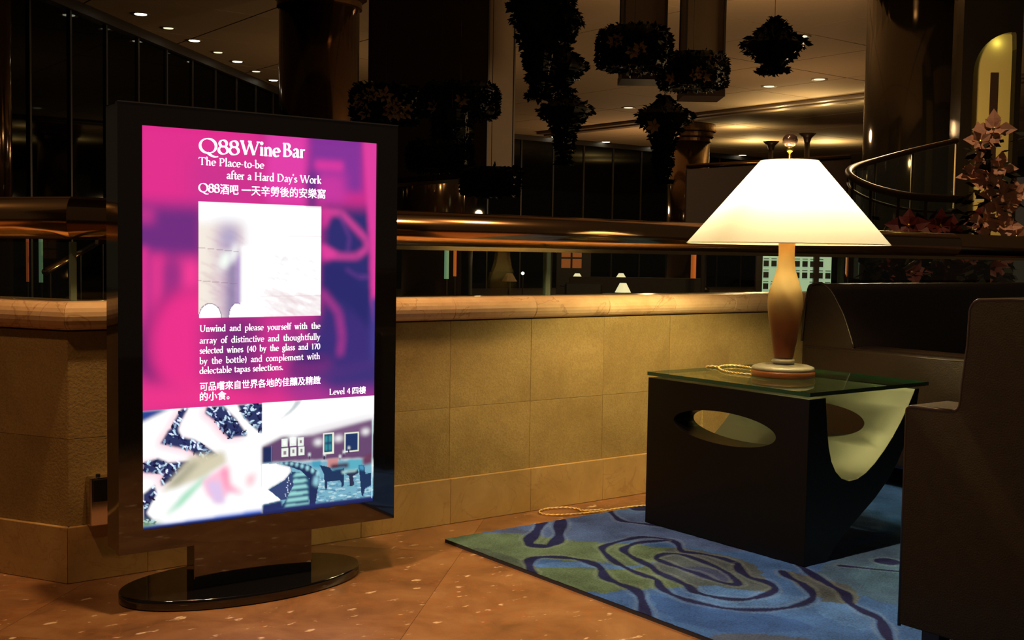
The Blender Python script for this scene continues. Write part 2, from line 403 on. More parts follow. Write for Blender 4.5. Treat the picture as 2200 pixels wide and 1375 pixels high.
window(1, (-1.4, 14.4, -.45), PI/4, 30, 1.38, 'tall dark glass wall running diagonally along the left of the lobby')
window(2, (19.2, 35.3, -.45), 0, 30, 1.6, 'tall dark glass wall closing the far end of the lobby')

# downlights ---------------------------------------------------------------
def downlight(x, y, bright, label, r=.16, group=None):
    e = empty('downlight', (x, y, 5.5), 0, label, 'downlight', group)
    lathe_b = lathe(B(), [(r*.8, -.002), (r*1.25, -.02), (r*1.3, -.002)], 20, close=False); mk('trim_ring', lathe_b, M['ring'], e, True, smooth=True)
    mk('lens', lathe(B(), [(0, -.012), (r*.8, -.012), (r*.8, -.004), (0, -.004)], 20, close=False), M['down' if bright else 'downdim'], e, True)
    return e
row = [(7.91, 22.63), (8.85, 23.65), (9.82, 24.67), (10.82, 25.74), (11.71, 26.67), (12.72, 27.79), (13.73, 28.9)]
ordn = ['nearest', 'second', 'third', 'fourth', 'fifth', 'sixth', 'last']
for i, (x, y) in enumerate(row):
    downlight(x, y, i % 2 == 0, '%s ceiling downlight, %s from the upper left in the row beside the left glass wall' % ('bright' if i % 2 == 0 else 'dim', ordn[i]), (.145 if i % 2 == 0 else .125), 'downlights beside the left glass wall')
for i, (x, y, p) in enumerate(((19.5, 23.18, 'below the upper hanging diamond garlands'), (24.52, 26.38, 'between the two tailed garlands'), (24.29, 23.5, 'under the right drum garland'), (24.13, 20.47, 'below the single diamond garland at the right'), (19.19, 15.48, 'behind the right tip of the single diamond garland'), (24.1, 18.8, 'right of the lamp, near the broad dark column'))):
    downlight(x, y, False, 'small downlight in the brown ceiling ' + p, .17, 'downlights in the open ceiling')
for i, (x, y, p) in enumerate(((28.64, 34.95, 'leftmost'), (31.33, 35.0, 'second from the left'), (34.11, 35.0, 'third from the left'), (39.6, 35.0, 'rightmost'))):
    downlight(x, y, True, p+' bright downlight in the row along the far glass wall', .2, 'downlights along the far glass wall')

# columns -----------------------------------------------------------------
def column(x, y, r, mat, label, capital=True, top=5.5):
    e = empty('column', (x, y, -.45), 0, label, 'column')
    h = top+.45
    mk('shaft', lathe(B(), [(r, .3), (r, h-(.62 if capital else 0))], 40), mat, e, True, smooth=False)
    for p in e.children[0].data.polygons: p.use_smooth = abs(p.normal.z) < .5
    mk('plinth', lathe(B(), [(r*1.18, 0), (r*1.18, .2), (r*1.02, .3)], 40), M['capring'], e, True)
    if capital:
        mk('capital', lathe(B(), [(r, h-.62), (r*1.06, h-.6), (r*1.06, h-.5), (r*1.18, h-.44), (r*1.18, h-.30), (r*1.28, h-.26), (r*1.28, h-.02)], 40), mat, e, True)
        for z in (.58, .40, .24): mk('ring', lathe(B(), [(r*1.05, h-z), (r*1.30-(z-.24)*.5, h-z+.01), (r*1.30-(z-.24)*.5, h-z+.05), (r*1.05, h-z+.06)], 40), M['capring'], e, True)
    return e
column(9.0, 17.21, .66, M['column'], 'thick polished column with ringed capital behind the sign')
column(29.31, 28.35, .70, M['column'], 'distant polished column with ringed capital left of the table lamp')
column(13.83, 21.06, .69, M['column'], 'polished column half hidden by dark garlands, just right of the sign')
column(15.1, 10.04, .71, M['columndark'], 'broad dark mirror polished column right of the table lamp')
column(4.42, 19.45, .30, M['column'], 'slim brass coloured column at the left edge of the picture', False)

# suspended square lantern boxes ---------------------------------------------
def lantern(x0, x1, y0, y1, z0, label, rz=0):
    e = empty('suspended_box', ((x0+x1)/2, (y0+y1)/2, z0), 0, label, 'suspended box', 'square boxes hanging from the ceiling')
    mk('casing', bx(x0, x1, y0, y1, z0, 5.495), M['box'], e, bevel=.01)
    for a, b in ((x0, y0), (x0, y1), (x1, y0), (x1, y1)): mk('corner_strip', bx(a-.012, a+.012, b-.012, b+.012, z0-.012, 5.49), M['mull'], e)
    e.rotation_euler.z = rz
    mk('bottom_frame', bx(x0-.02, x1+.02, y0-.02, y1+.02, z0-.05, z0+.03), M['wood'], e)
lantern(8.85, 9.28, 12.22, 15.3, 1.96, 'broadest dark square box hanging from the ceiling right of the sign')
lantern(9.51-.245, 9.51+.245, 10.01-.25, 10.01+.25, 3.02, 'narrow square box hanging above the left drum garland', -.651)
lantern(10.13-.225, 10.13+.225, 9.64-.25, 9.64+.25, 2.85, 'narrow square box hanging above the right drum garland', -.651)

# garlands ---------------------------------------------------------------------
def garland(loc, prof, n, label, nb=0, leaf=.05, wire=True, name='hanging_garland', seg=10, rot=0, group='dark garlands hanging in the lobby', far=1):
    """prof: list of (radius, z) from top to bottom about loc"""
    loc = tuple(c+(p-c)*far for c, p in zip((0, 0, .92), loc)); prof = [(r*far, z*far) for r, z in prof]; n = int(n*2.6)
    rr = random.Random(int(loc[0]*1000)); e = empty(name, loc, 0, label, 'garland', group)
    if rot: e.rotation_euler.z = rot
    core = lathe(B(), [(max(.0, r*.94), z) for r, z in prof], seg, close=False)
    mk('moss_core', core, M['leaf'], e, True)
    bm = B(); zs = [z for _, z in prof]
    H = max(zs)-min(zs)
    for _ in range(n):
        z = min(zs)+H*rr.random(); r = 0
        for (ra, za), (rb, zb) in zip(prof, prof[1:]):
            if min(za, zb) <= z <= max(za, zb) and za != zb: r = ra+(rb-ra)*(z-za)/(zb-za); break
        a = rr.random()*2*PI
        k = math.cos(PI/seg)/math.cos((a % (2*PI/seg))-PI/seg) if seg < 8 else 1
        if rr.random() < .16: z = min(zs); r = prof[-2][0]*math.sqrt(rr.random())
        c = Vector((r*k*math.cos(a), r*k*math.sin(a), z))
        d = Vector((math.cos(a)+rr.uniform(-.7, .7), math.sin(a)+rr.uniform(-.7, .7), rr.uniform(-.9, .7))).normalized()
        s = d.cross(Vector((rr.uniform(-1, 1), rr.uniform(-1, 1), rr.uniform(-1, 1)))).normalized(); l = leaf*rr.uniform(.6, 1.3)
        nn = d.cross(s)*l*.18
        p = [c-d*l*.25, c+d*l*.35+s*l*.34+nn, c+d*l, c+d*l*.35-s*l*.34+nn]
        v = [bm.verts.new(q) for q in p]; bm.faces.new((v[0], v[1], v[2])); bm.faces.new((v[0], v[2], v[3]))
    tag(mk('foliage', bm, M['leaf'], e, True), kind='stuff')
    for k in range(nb):
        # blooms sit on the side that faces the rail
        a = -2.2+rr.uniform(-.9, .9); z = min(zs)+H*rr.uniform(.15, .7); r = max(q for q, _ in prof)*.98
        bl = B(); c = Vector((r*math.cos(a), r*math.sin(a), z)); ax = Vector((math.cos(a), math.sin(a), 0)); tx = Vector((-math.sin(a), math.cos(a), 0))
        for q in range(6):
            b_ = q*PI/3+rr.uniform(0, .5); d = (tx*math.cos(b_)+Vector((0, 0, 1))*math.sin(b_)+ax*.45).normalized(); s = d.cross(ax).normalized()
            v = [bl.verts.new(p) for p in (c, c+d*.045+s*.022, c+d*.085, c+d*.045-s*.022)]; bl.faces.new(v)
        mk('bloom', bl, M['bloom'], e, True)
    if wire and loc[2]+max(zs) < 5.4:
        mk('wire', tube(B(), [(0, 0, max(zs)-.02), (0, 0, 5.5-loc[2])], .0025, 5), M['blackmatte'], e, True)
    return e
def dia(w, a, b): return [(.01, a), (w*.45, a*.55), (w, 0), (w*.5, -b*.5), (.015, -b)]
def dtail(w, a, b, t): return [(.02, a), (w*.35, a*.6), (w, .02), (w*.9, -.03), (w*.5, -b*.55), (w*.3, -b), (w*.28, -b-t*.5), (.02, -b-t)]
def drum(r, h): return [(.02, h*.5), (r*.85, h*.5), (r, h*.3), (r, -h*.35), (r*.9, -h*.5), (.02, -h*.5)]
garland((6.94, 8.74, 3.34), [(.3, .35), (.34, .1), (.24, -.2), (.14, -.5), (.10, -.7), (.02, -.9)], 420, 'long trailing garland running down from the top edge, upper centre', leaf=.065)
garland((7.27, 8.73, 3.2), dia(.16, .17, .2), 150, 'small diamond garland half in front of the long trailing garland', far=.94)
garland((7.41, 8.98, 2.8), dia(.27, .25, .24), 260, 'diamond garland hanging just above the left tailed garland')
garland((7.75, 9.31, 2.42), dtail(.29, .22, .26, .28), 330, 'left of the two diamond garlands with a hanging tail')
garland((7.86, 7.95, 2.25), dtail(.28, .21, .26, .36), 330, 'right of the two diamond garlands with a hanging tail', 1)
garland((8.33, 7.02, 2.87), dia(.30, .25, .24), 300, 'single diamond garland hanging alone at the upper right')
garland((8.0, 8.54, 2.99), drum(.36, .40), 520, 'left of the two drum garlands wrapped round hanging boxes', 4, seg=16)
garland((8.61, 8.31, 2.81), drum(.34, .34), 480, 'right of the two drum garlands, with pale blooms at its right', 5, seg=16, far=1.09)
garland((5.21, 8.71, 2.20), drum(.29, .31), 420, 'drum garland with bright blooms just above the sign top right corner', 9, seg=16)
garland((6.02, 8.74, 2.31), drum(.34, .30), 420, 'broad drum garland between the sign and the hanging diamonds', 2, seg=16, far=1.08)
garland((5.95, 8.77, 2.02), [(.15, .2), (.17, 0), (.12, -.2), (.03, -.3)], 220, 'short dark garland tail below the broad drum garland', 0, far=1.0)
garland((5.86, 8.82, 1.80), drum(.28, .26), 320, 'dark round garland in front of the polished column right of the sign', 0, seg=16, far=.93)
garland((6.23, 8.53, 1.58), drum(.25, .24), 280, 'lowest dark round garland, just above the brass rail', 0, seg=16, far=.88)

# ==================================================================== HANDRAIL
hr = empty('handrail', (CX, WY, .765), 0, 'thick polished copper brass rail on glass above the stone parapet', 'handrail')
RZ, RR, RY = .995, .0585, WY+.052
dL = Vector((LD.x, LD.y, 0)); nb = Vector((.052*.0, 0, 0))
def rail_piece(a, b, m0, m1, name='rail_tube'):
    bm = B(); a, b = Vector(a), Vector(b); d = (b-a).normalized(); s = d.cross(Vector((0, 0, 1))).normalized(); rings = []
    for p, n in ((a, m0), (b, m1)):
        ring = []
        for k in range(48):
            q = 2*PI*k/48; o = s*math.cos(q)*RR+Vector((0, 0, 1))*math.sin(q)*RR
            t = -(o.dot(n))/d.dot(n); ring.append(bm.verts.new(p+o+d*t))
        rings.append(ring)
    for k in range(48): bm.faces.new((rings[0][k], rings[0][(k+1) % 48], rings[1][(k+1) % 48], rings[1][k]))
    bm.faces.new(rings[0]); bm.faces.new(rings[1])
    o = mk(name, bm, M['brass'], hr, smooth=True)
    for p in o.data.polygons: p.use_smooth = len(p.vertices) == 4
    return o
# centre line of the left run lies .052 outside its wall face
nL = Vector((LD.y, -LD.x, 0)); cL = Vector((CX, WY, 0))+nL*.052
tcor = (RY-cL.y)/LD.y; corner = Vector((cL.x+LD.x*tcor, RY, RZ))
mit = (Vector((1, 0, 0))-dL).normalized()
mit_n = (Vector((1, 0, 0))-dL).normalized()
seams = [corner, (5.2, RY, RZ), (5.4, RY, RZ), (8.6, RY, RZ)]
rail_piece(corner, seams[1], mit_n, Vector((1, 0, 0)))
rail_piece((5.201, RY, RZ), seams[3], Vector((1, 0, 0)), Vector((1, 0, 0)))
rail_piece(corner+dL*4, corner, dL, -mit_n)
mk('rail_channel', bx(1.0, 8.6, RY-.014, RY+.014, RZ-RR-.012, RZ-RR+.01), M['brassdark'], hr)
for a, b in ((corner.x+.005, 2.596), (2.614, 4.31), (4.328, 6.02), (6.04, 8.55)):
    mk('glass_panel', bx(a, b, RY-.006, RY+.006, .7685, RZ-RR-.008), M['glass'], hr)
for x in (2.605, 4.319, 6.03):
    mk('glass_joint', bx(x-.0085, x+.0085, RY-.012, RY+.012, .7685, RZ-RR-.006), M['glassedge'], hr)
mk('glass_joint', bx(corner.x-.008, corner.x+.008, RY-.008, RY+.008, .7685, RZ-RR-.006), M['glassedge'], hr)
gp = B(); a = corner+dL*.02; b = corner+dL*3.9
v = []
for z in (.7685, RZ-RR-.008):
    for p in (a-nL*.006, b-nL*.006, b+nL*.006, a+nL*.006): v.append(gp.verts.new((p.x, p.y, z)))
for f in ((0, 3, 2, 1), (4, 5, 6, 7), (0, 1, 5, 4), (1, 2, 6, 5), (2, 3, 7, 6), (3, 0, 4, 7)): gp.faces.new([v[i] for i in f])
mk('glass_panel', gp, M['glass'], hr)

# wall box beside the corner
ob = empty('socket_box', (1.01, WY, .224), 0, 'small mirrored steel box fixed low on the parapet left of the sign', 'wall box')
mk('box_body', bx(.950, 1.085, WY-.042, WY, .1558, .290), M['steel'], ob, bevel=.004)
mk('reflection_plate', bx(.957, 1.078, WY-.047, WY-.041, .225, .286), M['blackmatte'], ob, bevel=.002)  # black plate put in for the dark upper half of the mirrored reflection
mk('box_catch', tube(B(), [(.975, WY-.03, .290), (.975, WY-.03, .298)], .006, 10), M['blackmatte'], ob)

# ==================================================================== THE SIGN
SR = -.0326
sign = empty('digital_sign', (1.3087, 2.7916, 0), SR, 'tall black digital display stand showing a pink wine bar advertisement', 'display sign')
BL_, BR_, ZB, ZT = -.3264-.060, .3264+.067, .153, 1.274
SB, ST, SX = .209, 1.2182, .3264
fr = B()
for a in ((BL_, -SX, ZB, ZT), (SX, BR_, ZB, ZT), (-SX, SX, ZB, SB), (-SX, SX, ST, ZT)): box(fr, a[0], a[1], 0, .02, a[2], a[3])
mk('bezel', fr, M['gloss'], sign, True)
mk('rear_body', bx(BL_+.002, BR_-.002, .02, .108, ZB+.002, ZT-.002), M['gloss'], sign, True, bevel=.004)
mk('top_edge', bx(BL_, BR_, -.0015, .0, ZT-.003, ZT), M['steel'], sign, True)
mk('neck', bx(-.185, .150, .03, .085, .027, ZB+.01), M['gloss'], sign, True, bevel=.002)
base = B(); cx, cy = -.0221, .0867
el = lambda k, s: (cx+.337*s*math.cos(2*PI*k/96), cy+.178*s*math.sin(2*PI*k/96))
loops = [[base.verts.new((*el(k, s), z)) for k in range(96)] for s, z in ((.985, .0005), (1, .004), (1, .0255), (.992, .0285))]
for A, Bq in zip(loops, loops[1:]):
    for k in range(96): base.faces.new((A[k], A[(k+1) % 96], Bq[(k+1) % 96], Bq[k]))
base.faces.new(loops[0][::-1]); base.faces.new(loops[-1])
bo = mk('base', base, M['base'], sign, True)
for p in bo.data.polygons: p.use_smooth = len(p.vertices) == 4
# picture on the screen: coordinates in millimetres from the top left of the display
SWm, SHm = 652.8, 1009.2
NX, NY = 331, 511
gx, gy = np.meshgrid(np.linspace(0, SWm, NX), np.linspace(0, SHm, NY))
rgb = np.zeros((NY, NX, 3))
rng = np.random.default_rng(3)
def lin(c):
    c = np.asarray(c, float)/255; return np.where(c <= .04045, c/12.92, ((c+.055)/1.055)**2.4)
def inside(poly):
    p = np.asarray(poly, float); r = np.zeros(gx.shape, bool); n = len(p)
    for i in range(n):
        x1, y1 = p[i]; x2, y2 = p[(i+1) % n]
        if y1 == y2: continue
        c = ((y1 > gy) != (y2 > gy)) & (gx < (x2-x1)*(gy-y1)/(y2-y1)+x1); r ^= c
    return r
def blur(a, k):
    if k < 1: return a
    for ax in (0, 1):
        pd = [(0, 0)]*a.ndim; pd[ax] = (k, k); q = np.cumsum(np.pad(a, pd, 'edge'), axis=ax)
        q = np.concatenate([np.zeros_like(np.take(q, [0], ax)), q], ax); n = a.shape[ax]
        a = (np.take(q, np.arange(2*k+1, 2*k+1+n), ax)-np.take(q, np.arange(0, n), ax))/(2*k+1)
    return a
def paint(poly, c, soft=0, op=1.):
    global rgb
    m = inside(poly).astype(float)
    if soft: m = blur(blur(m, soft), soft)
    m = (m*op)[..., None]; rgb = rgb*(1-m)+lin(c)*m
def rect(a, b, c, d): return [(a, b), (c, b), (c, d), (a, d)]
def oval(x, y, a, b, rot=0, n=24):
    return [(x+a*math.cos(t)*math.cos(rot)-b*math.sin(t)*math.sin(rot), y+a*math.cos(t)*math.sin(rot)+b*math.sin(t)*math.cos(rot)) for t in [2*PI*i/n for i in range(n)]]
def line(pts, wd, c, soft=0, op=1.):
    for (x1, y1), (x2, y2) in zip(pts, pts[1:]):
        d = math.hypot(x2-x1, y2-y1) or 1; nx, ny = -(y2-y1)/d*wd/2, (x2-x1)/d*wd/2
        paint([(x1+nx, y1+ny), (x2+nx, y2+ny), (x2-nx, y2-ny), (x1-nx, y1-ny)], c, soft, op)
PINK, HOT, PURP, NAVY, MAG = (222, 45, 142), (255, 60, 150), (128, 48, 140), (44, 44, 112), (190, 55, 150)
rgb[:] = lin((205, 45, 140))
paint(rect(-50, -50, 300, 190), (226, 46, 142), 10); paint(rect(120, 60, 330, 200), (206, 50, 142), 14)
paint(rect(328, -20, 447, 180), (226, 62, 168), 5)
paint(rect(447, -20, 612, 140), (134, 50, 152), 6)
paint(rect(466, 56, 550, 84), (218, 55, 160), 4); paint(rect(470, 90, 556, 180), (200, 55, 160), 8)
paint(rect(447, 90, 470, 240), (70, 45, 125), 6)
paint(rect(-20, 192, 160, 330), (112, 44, 128), 9); paint(rect(-10, 196, 30, 240), (190, 50, 140), 6)
paint(rect(-20, 320, 160, 520), (160, 48, 132), 10)
paint(rect(22, 318, 54, 500), (236, 55, 145), 7); paint(rect(95, 330, 150, 520), (246, 60, 150), 8); paint(rect(60, 340, 92, 470), (150, 45, 130), 8)
paint(rect(0, 300, 14, 640), (226, 50, 145), 5)
paint(oval(120, 560, 128, 150), (96, 36, 112), 10); paint(oval(128, 540, 112, 140), (236, 48, 140), 10)
paint(rect(150, 480, 330, 720), (176, 46, 130), 10); paint(rect(190, 480, 300, 640), (120, 42, 122), 14)
paint(rect(330, 478, 420, 560), (206, 52, 146), 10)
paint(rect(486, 180, 655, 712), NAVY, 8)
paint(rect(400, 500, 655, 712), (52, 46, 118), 16)
paint(rect(486, 470, 640, 640), (60, 44, 120), 12)
ch = [(487, 196), (545, 196), (625, 268), (629, 292), (594, 316), (530, 316), (487, 290)]
line(ch, 13, (232, 70, 160), 4); line([(540, 200), (572, 262), (566, 310)], 5, (120, 60, 150), 3)
paint([(487, 190), (520, 195), (500, 235), (487, 240)], (216, 55, 150), 4); paint([(487, 285), (540, 310), (505, 330), (487, 330)], (226, 62, 156), 4)
paint([(487, 330), (560, 345), (640, 420), (640, 520), (560, 440), (487, 420)], (40, 40, 108), 5)
line([(487, 410), (540, 470), (552, 540), (545, 590)], 12, (196, 58, 152), 5); line([(560, 350), (600, 372), (640, 372)], 4, (120, 60, 150), 3)
paint([(612, 0), (655, 0), (655, 512), (640, 430), (634, 284)], (226, 62, 160), 3)
paint(rect(640, 430, 655, 690), (70, 60, 140), 4)
line([(420, 500), (440, 545), (470, 545)], 16, (206, 54, 146), 5)
paint(rect(400, 600, 520, 640), (120, 42, 122), 8); paint(rect(410, 585, 500, 605), (86, 40, 116), 4)
paint([(-20, 640), (160, 640), (330, 690), (655, 700), (655, 720), (-20, 720)], (236, 52, 140), 9); paint([(380, 670), (655, 640), (655, 720), (420, 720)], (170, 52, 146), 12)
paint([(470, 640), (655, 600), (655, 690), (520, 690)], (62, 48, 122), 10)
# framed picture in the middle
def clipped(fn, box_):
    global rgb
    keep = rgb.copy(); fn(); m = inside(box_)[..., None]; rgb = np.where(m, rgb, keep)
P1 = rect(143.5, 181, 486.5, 477)
def pic1():
    paint(rect(100, 150, 520, 520), (255, 255, 255))
    paint(rect(100, 236, 262, 520), (246, 236, 224), 5)
    for k in range(90):
        y = 250+230*rng.random(); x = 140+100*rng.random()
        line([(x, y), (x+18, y+6), (x+40, y+15+8*rng.random())], 1.6, (196, 150, 160), 1, .4)
    paint(rect(186, 236, 260, 480), (196, 160, 196), 8, .6); paint(rect(205, 240, 244, 300), (150, 150, 200), 8, .7)
    paint(rect(216, 300, 250, 520), (118, 104, 160), 5, .75); paint(rect(246, 315, 256, 480), (168, 130, 206), 2, .9)
    paint(oval(213, 330, 15, 26, .4), (248, 255, 248), 4); paint(oval(238, 310, 10, 26, .3), (255, 255, 255), 4)
    paint(rect(256, 290, 520, 520), (255, 255, 255), 2)
    for y in (298, 382): line([(143, y), (250, y+9)], 1.6, (150, 110, 130), 0, .6)
    for k in range(120):
        x = 312+170*rng.random(); y = 400+80*rng.random()+(x-312)*.12; l = 20+45*rng.random()
        line([(x, y), (x+l*.5, y+6), (x+l, y+16)], 1.7, (222, 170, 182), 1, .35)
    for k in range(16):
        x = 330+130*rng.random(); y = 320+70*rng.random(); line([(x, y), (x+8, y-5), (x+18, y+3)], 1.5, (214, 206, 214), 1, .6)
    for y in (262, 423): line([(312, y), (487, y+1)], 1.5, (226, 206, 206), 0, .7)
    for x, a in ((174, 29), (247, 22)): paint(oval(x, 478, a+2, 38), (120, 100, 130)); paint(oval(x, 478, a, 36), (255, 255, 255))
    paint(rect(256, 440, 308, 480), (255, 255, 255))
    paint(rect(440, 181, 487, 184), (200, 120, 180), 1)
clipped(pic1, P1)
# strip of two photographs at the foot
def pic2():
    paint(rect(-5, 708, 319, 1012), (255, 255, 255))
    paint([(0, 705), (70, 705), (0, 735)], (40, 70, 150), 2)
    polys = [[(117.1, 708), (99.6, 708), (79.3, 739), (73.6, 756), (65, 761), (44.9, 793.6), (70.7, 801.5), (120, 817), (140.7, 833.7), (155.5, 852.5), (194.5, 838.5), (188.4, 829), (152.5, 802.7), (128.8, 789), (99.6, 781), (90.9, 763), (96.7, 743)],
             [(164.3, 708), (161.4, 724.7), (188.3, 747), (206.5, 774.8), (224.8, 794), (274, 792), (274, 786), (243, 742), (209.4, 708)],
             [(249, 708), (264.7, 740.7), (286.5, 763), (311.8, 786), (319, 786), (319, 708)],
             [(1, 838), (39, 830), (65, 844), (123, 843.7), (117, 860.5), (93.7, 872.7), (73.5, 890.8), (47.6, 902.5), (44.8, 888), (56, 872), (2, 863.7)],
             [(2, 917), (30, 898), (36, 921), (19, 948), (10, 967), (33, 995), (0, 1000)]]
    for p, pk in zip(polys, (1, 1, 0, 1, 0)):
        if pk: paint([(x-9, y+4) for x, y in p], (255, 150, 190), 5, .6)
    for p in polys:
        paint(p, (40, 52, 100), 1)
        q = np.asarray(p); m = inside(p); ys, xs_ = np.nonzero(m)
        for k in range(int(m.sum()/22)):
            i = rng.integers(len(ys)); x, y = gx[ys[i], xs_[i]], gy[ys[i], xs_[i]]
            c = ((24, 34, 84), (235, 248, 255), (200, 232, 250), (140, 170, 200), (12, 16, 56))[rng.integers(5)]
            a = 4.5+3.5*rng.random(); sx = slice(max(0, xs_[i]-6), xs_[i]+7); sy = slice(max(0, ys[i]-6), ys[i]+7)
            th = rng.random()*3; dx, dy = gx[sy, sx]-x, gy[sy, sx]-y; u = dx*math.cos(th)+dy*math.sin(th); v = -dx*math.sin(th)+dy*math.cos(th)
            rgb[sy, sx][(u/a)**2+(v/2.4)**2 < 1] = lin(c)
    paint([(47.6, 917), (123, 832), (212, 828), (219, 858), (152, 893)], (214, 206, 176), 3, .95); paint([(60, 905), (125, 850), (150, 850), (90, 905)], (150, 150, 130), 4, .8)
    paint([(59, 978), (105, 929), (152, 893), (182, 881), (140, 918), (99, 957)], (156, 226, 190), 3)
    paint([(152, 899), (219, 864), (222, 918), (268, 947), (228, 936), (200, 963), (167, 938)], (252, 196, 220), 3); paint([(205, 880), (222, 866), (228, 918), (265, 944), (215, 925)], (255, 140, 180), 4)
    paint([(165, 905), (200, 905), (215, 965), (185, 960)], (226, 200, 240), 3)
    paint([(275, 900), (300, 895), (290, 925), (276, 925)], (255, 190, 205), 4)
    paint([(0, 985), (40, 996), (60, 1012), (0, 1012)], (120, 160, 110), 4)
    paint([(0, 1012), (0, 1002), (319, 994), (319, 1012)], (60, 110, 220), 2)
    # bar interior
    paint(rect(318, 708, 660, 1012), (255, 255, 255))
    paint([(372, 753), (401, 729), (414, 708), (431, 708), (414, 727), (395, 741)], (196, 206, 210), 1)
    paint([(318, 824), (372, 803), (468, 804), (649, 774), (660, 890), (606, 884), (455, 876), (347, 872), (318, 872)], (104, 72, 112), 2)
    paint([(440, 806), (649, 776), (649, 800), (440, 830)], (150, 110, 150), 8, .6)
    paint(rect(319, 826, 345, 870), (24, 44, 90), 1); line([(345, 824), (345, 870)], 2, (70, 130, 190), 0)
    for a, b in ((372.6, 807.5), (397, 806.4), (420, 809), (373.7, 835), (398.8, 834), (421.7, 834)):
        paint(rect(a, b, a+18.5, b+23), (236, 246, 236)); paint(rect(a+6, b+7, a+12.5, b+16), (150, 130, 140) if b > 820 or a > 410 else (255, 255, 255))
    for a, b, c, d in ((495, 803, 529, 861), (560, 806, 607, 862)):
        paint(rect(a, b, c, d), (232, 238, 214)); paint(rect(a+5, b+4, c-5, d-5), (28, 52, 100))
    for q in range(2):
        for s in range(2): paint(rect(501+q*12, 810+s*24, 509+q*12, 828+s*24), (50, 150, 160), 1)
    for x, y in ((481, 826), (543, 821), (627, 808), (405, 806)): paint(oval(x, y, 13, 8), (255, 255, 255), 3)
    for x, y in ((455, 858), (500, 862), (560, 860), (548, 872), (575, 850)): paint(oval(x, y, 3, 5), (240, 250, 255), 1); paint(rect(x-1.5, y+4, x+1.5, y+14), (30, 30, 60))
    paint([(318, 869), (469, 879), (646, 886), (660, 1000), (319, 1000)], (120, 178, 200), 1)
    for k in range(160):
        x, y = 470+180*rng.random(), 925+70*rng.random(); paint(oval(x, y, 4+7*rng.random(), 2.2), ((214, 240, 244), (70, 120, 160))[k % 2], 0, .5)
    paint([(462, 878), (489, 877), (489, 897), (465, 895)], (70, 160, 190), 1); paint([(509, 876), (543, 876), (540, 902), (509, 899)], (206, 140, 140), 1); paint([(573, 883), (617, 887), (613, 915), (573, 911)], (90, 176, 196), 1)
    paint(rect(520, 892, 575, 905), (60, 30, 60), 2); paint([(617, 880), (650, 870), (650, 900), (620, 905)], (110, 60, 90), 2)
    paint([(486, 890), (516, 899), (523, 909), (561, 906), (561.5, 954), (554, 959), (551, 940), (510, 939), (508, 961), (503, 960), (499, 916)], (24, 52, 92))
    line([(523, 907), (562, 903)], 5, (70, 130, 160), 1)
    paint([(606, 901), (624, 903), (628, 929), (646, 927), (646, 963), (628, 970), (621, 992), (616, 988)], (24, 52, 92)); paint([(606, 901), (622, 903), (625, 918), (610, 915)], (70, 150, 190), 1)
    paint([(554, 915), (603, 913), (607, 923), (589, 931), (593, 957), (579, 959), (577, 930)], (40, 50, 80)); paint([(552, 914), (603, 912), (598, 918), (556, 921)], (170, 210, 210), 1)
    paint([(402, 900), (435, 906), (459, 930), (454, 996), (372, 996), (406, 946)], (28, 70, 110))
    for k in range(6):
        t = k/5; y = 905+t*84; paint([(410-t*30+6, y), (440+t*14, y+1), (452+t*2, y+10), (404-t*22, y+11)], (150, 216, 214), 1)
    paint([(366, 872), (402, 872), (455, 887), (482, 908), (486, 927), (473, 1001), (456, 999), (455, 924), (429, 900), (402, 888)], (22, 44, 90))
    for k in range(8):
        t = k/7; paint(oval(372+t*108, 875+t*t*38, 5, 4+t*4), (160, 220, 230), 1)
    paint([(470, 918), (486, 925), (480, 950), (466, 940)], (150, 210, 226), 2)
    paint([(318, 871), (363, 875), (399, 887), (401, 900), (383, 920), (335, 942), (373, 975), (318, 982)], (255, 255, 255)); line([(363, 875), (399, 887), (401, 900), (383, 920), (335, 942)], 2, (110, 100, 120), 1)
    paint([(401, 902), (409, 938), (386, 975), (373, 975), (337, 943), (383, 921)], (50, 70, 120)); 
    for k in range(12): paint(oval(388+rng.random()*14-(k % 4)*3, 915+k*4.5, 1.6, 1.6), (226, 240, 250))
    paint([(319, 982), (373, 976), (380, 1000), (319, 1004)], (26, 46, 100), 1)
    paint(rect(319, 995, 660, 1012), (24, 46, 110), 1); line([(648.5, 774), (648.5, 1000)], 2.4, (220, 250, 250), 0)
clipped(pic2, [(0, 708), (653, 708), (653, 1010), (0, 1010)])
paint([(0, 1003), (653, 1003), (653, 1010), (0, 1010)], (18, 30, 80), 1)
rgb = np.where(rgb > .97, rgb*1.35, rgb)
sm = bpy.data.meshes.new('screen')
vs = np.stack([gx/1000-SX, np.full(gx.shape, .003), ST-gy/1000], -1).reshape(-1, 3)
idx = np.arange(NX*NY).reshape(NY, NX)
qf = np.stack([idx[:-1, :-1], idx[1:, :-1], idx[1:, 1:], idx[:-1, 1:]], -1).reshape(-1, 4)
sm.from_pydata(vs.tolist(), [], qf.tolist())
ca = sm.color_attributes.new('picture', 'FLOAT_COLOR', 'POINT')
ca.data.foreach_set('color', np.concatenate([rgb, np.ones((NY, NX, 1))], -1).astype(np.float32).ravel())
m, t, b = nt('display_picture'); at = t.nodes.new('ShaderNodeAttribute'); at.attribute_name = 'picture'
b.inputs['Base Color'].default_value = (.01, .01, .012, 1); b.inputs['Roughness'].default_value = .25
t.links.new(at.outputs['Color'], b.inputs['Emission Color']); b.inputs['Emission Strength'].default_value = 1.0
m.cycles.emission_sampling = 'NONE'
sm.materials.append(m)
screen = bpy.data.objects.new('screen', sm); COL.objects.link(screen); screen.parent = sign; WL[screen.name] = Vector()

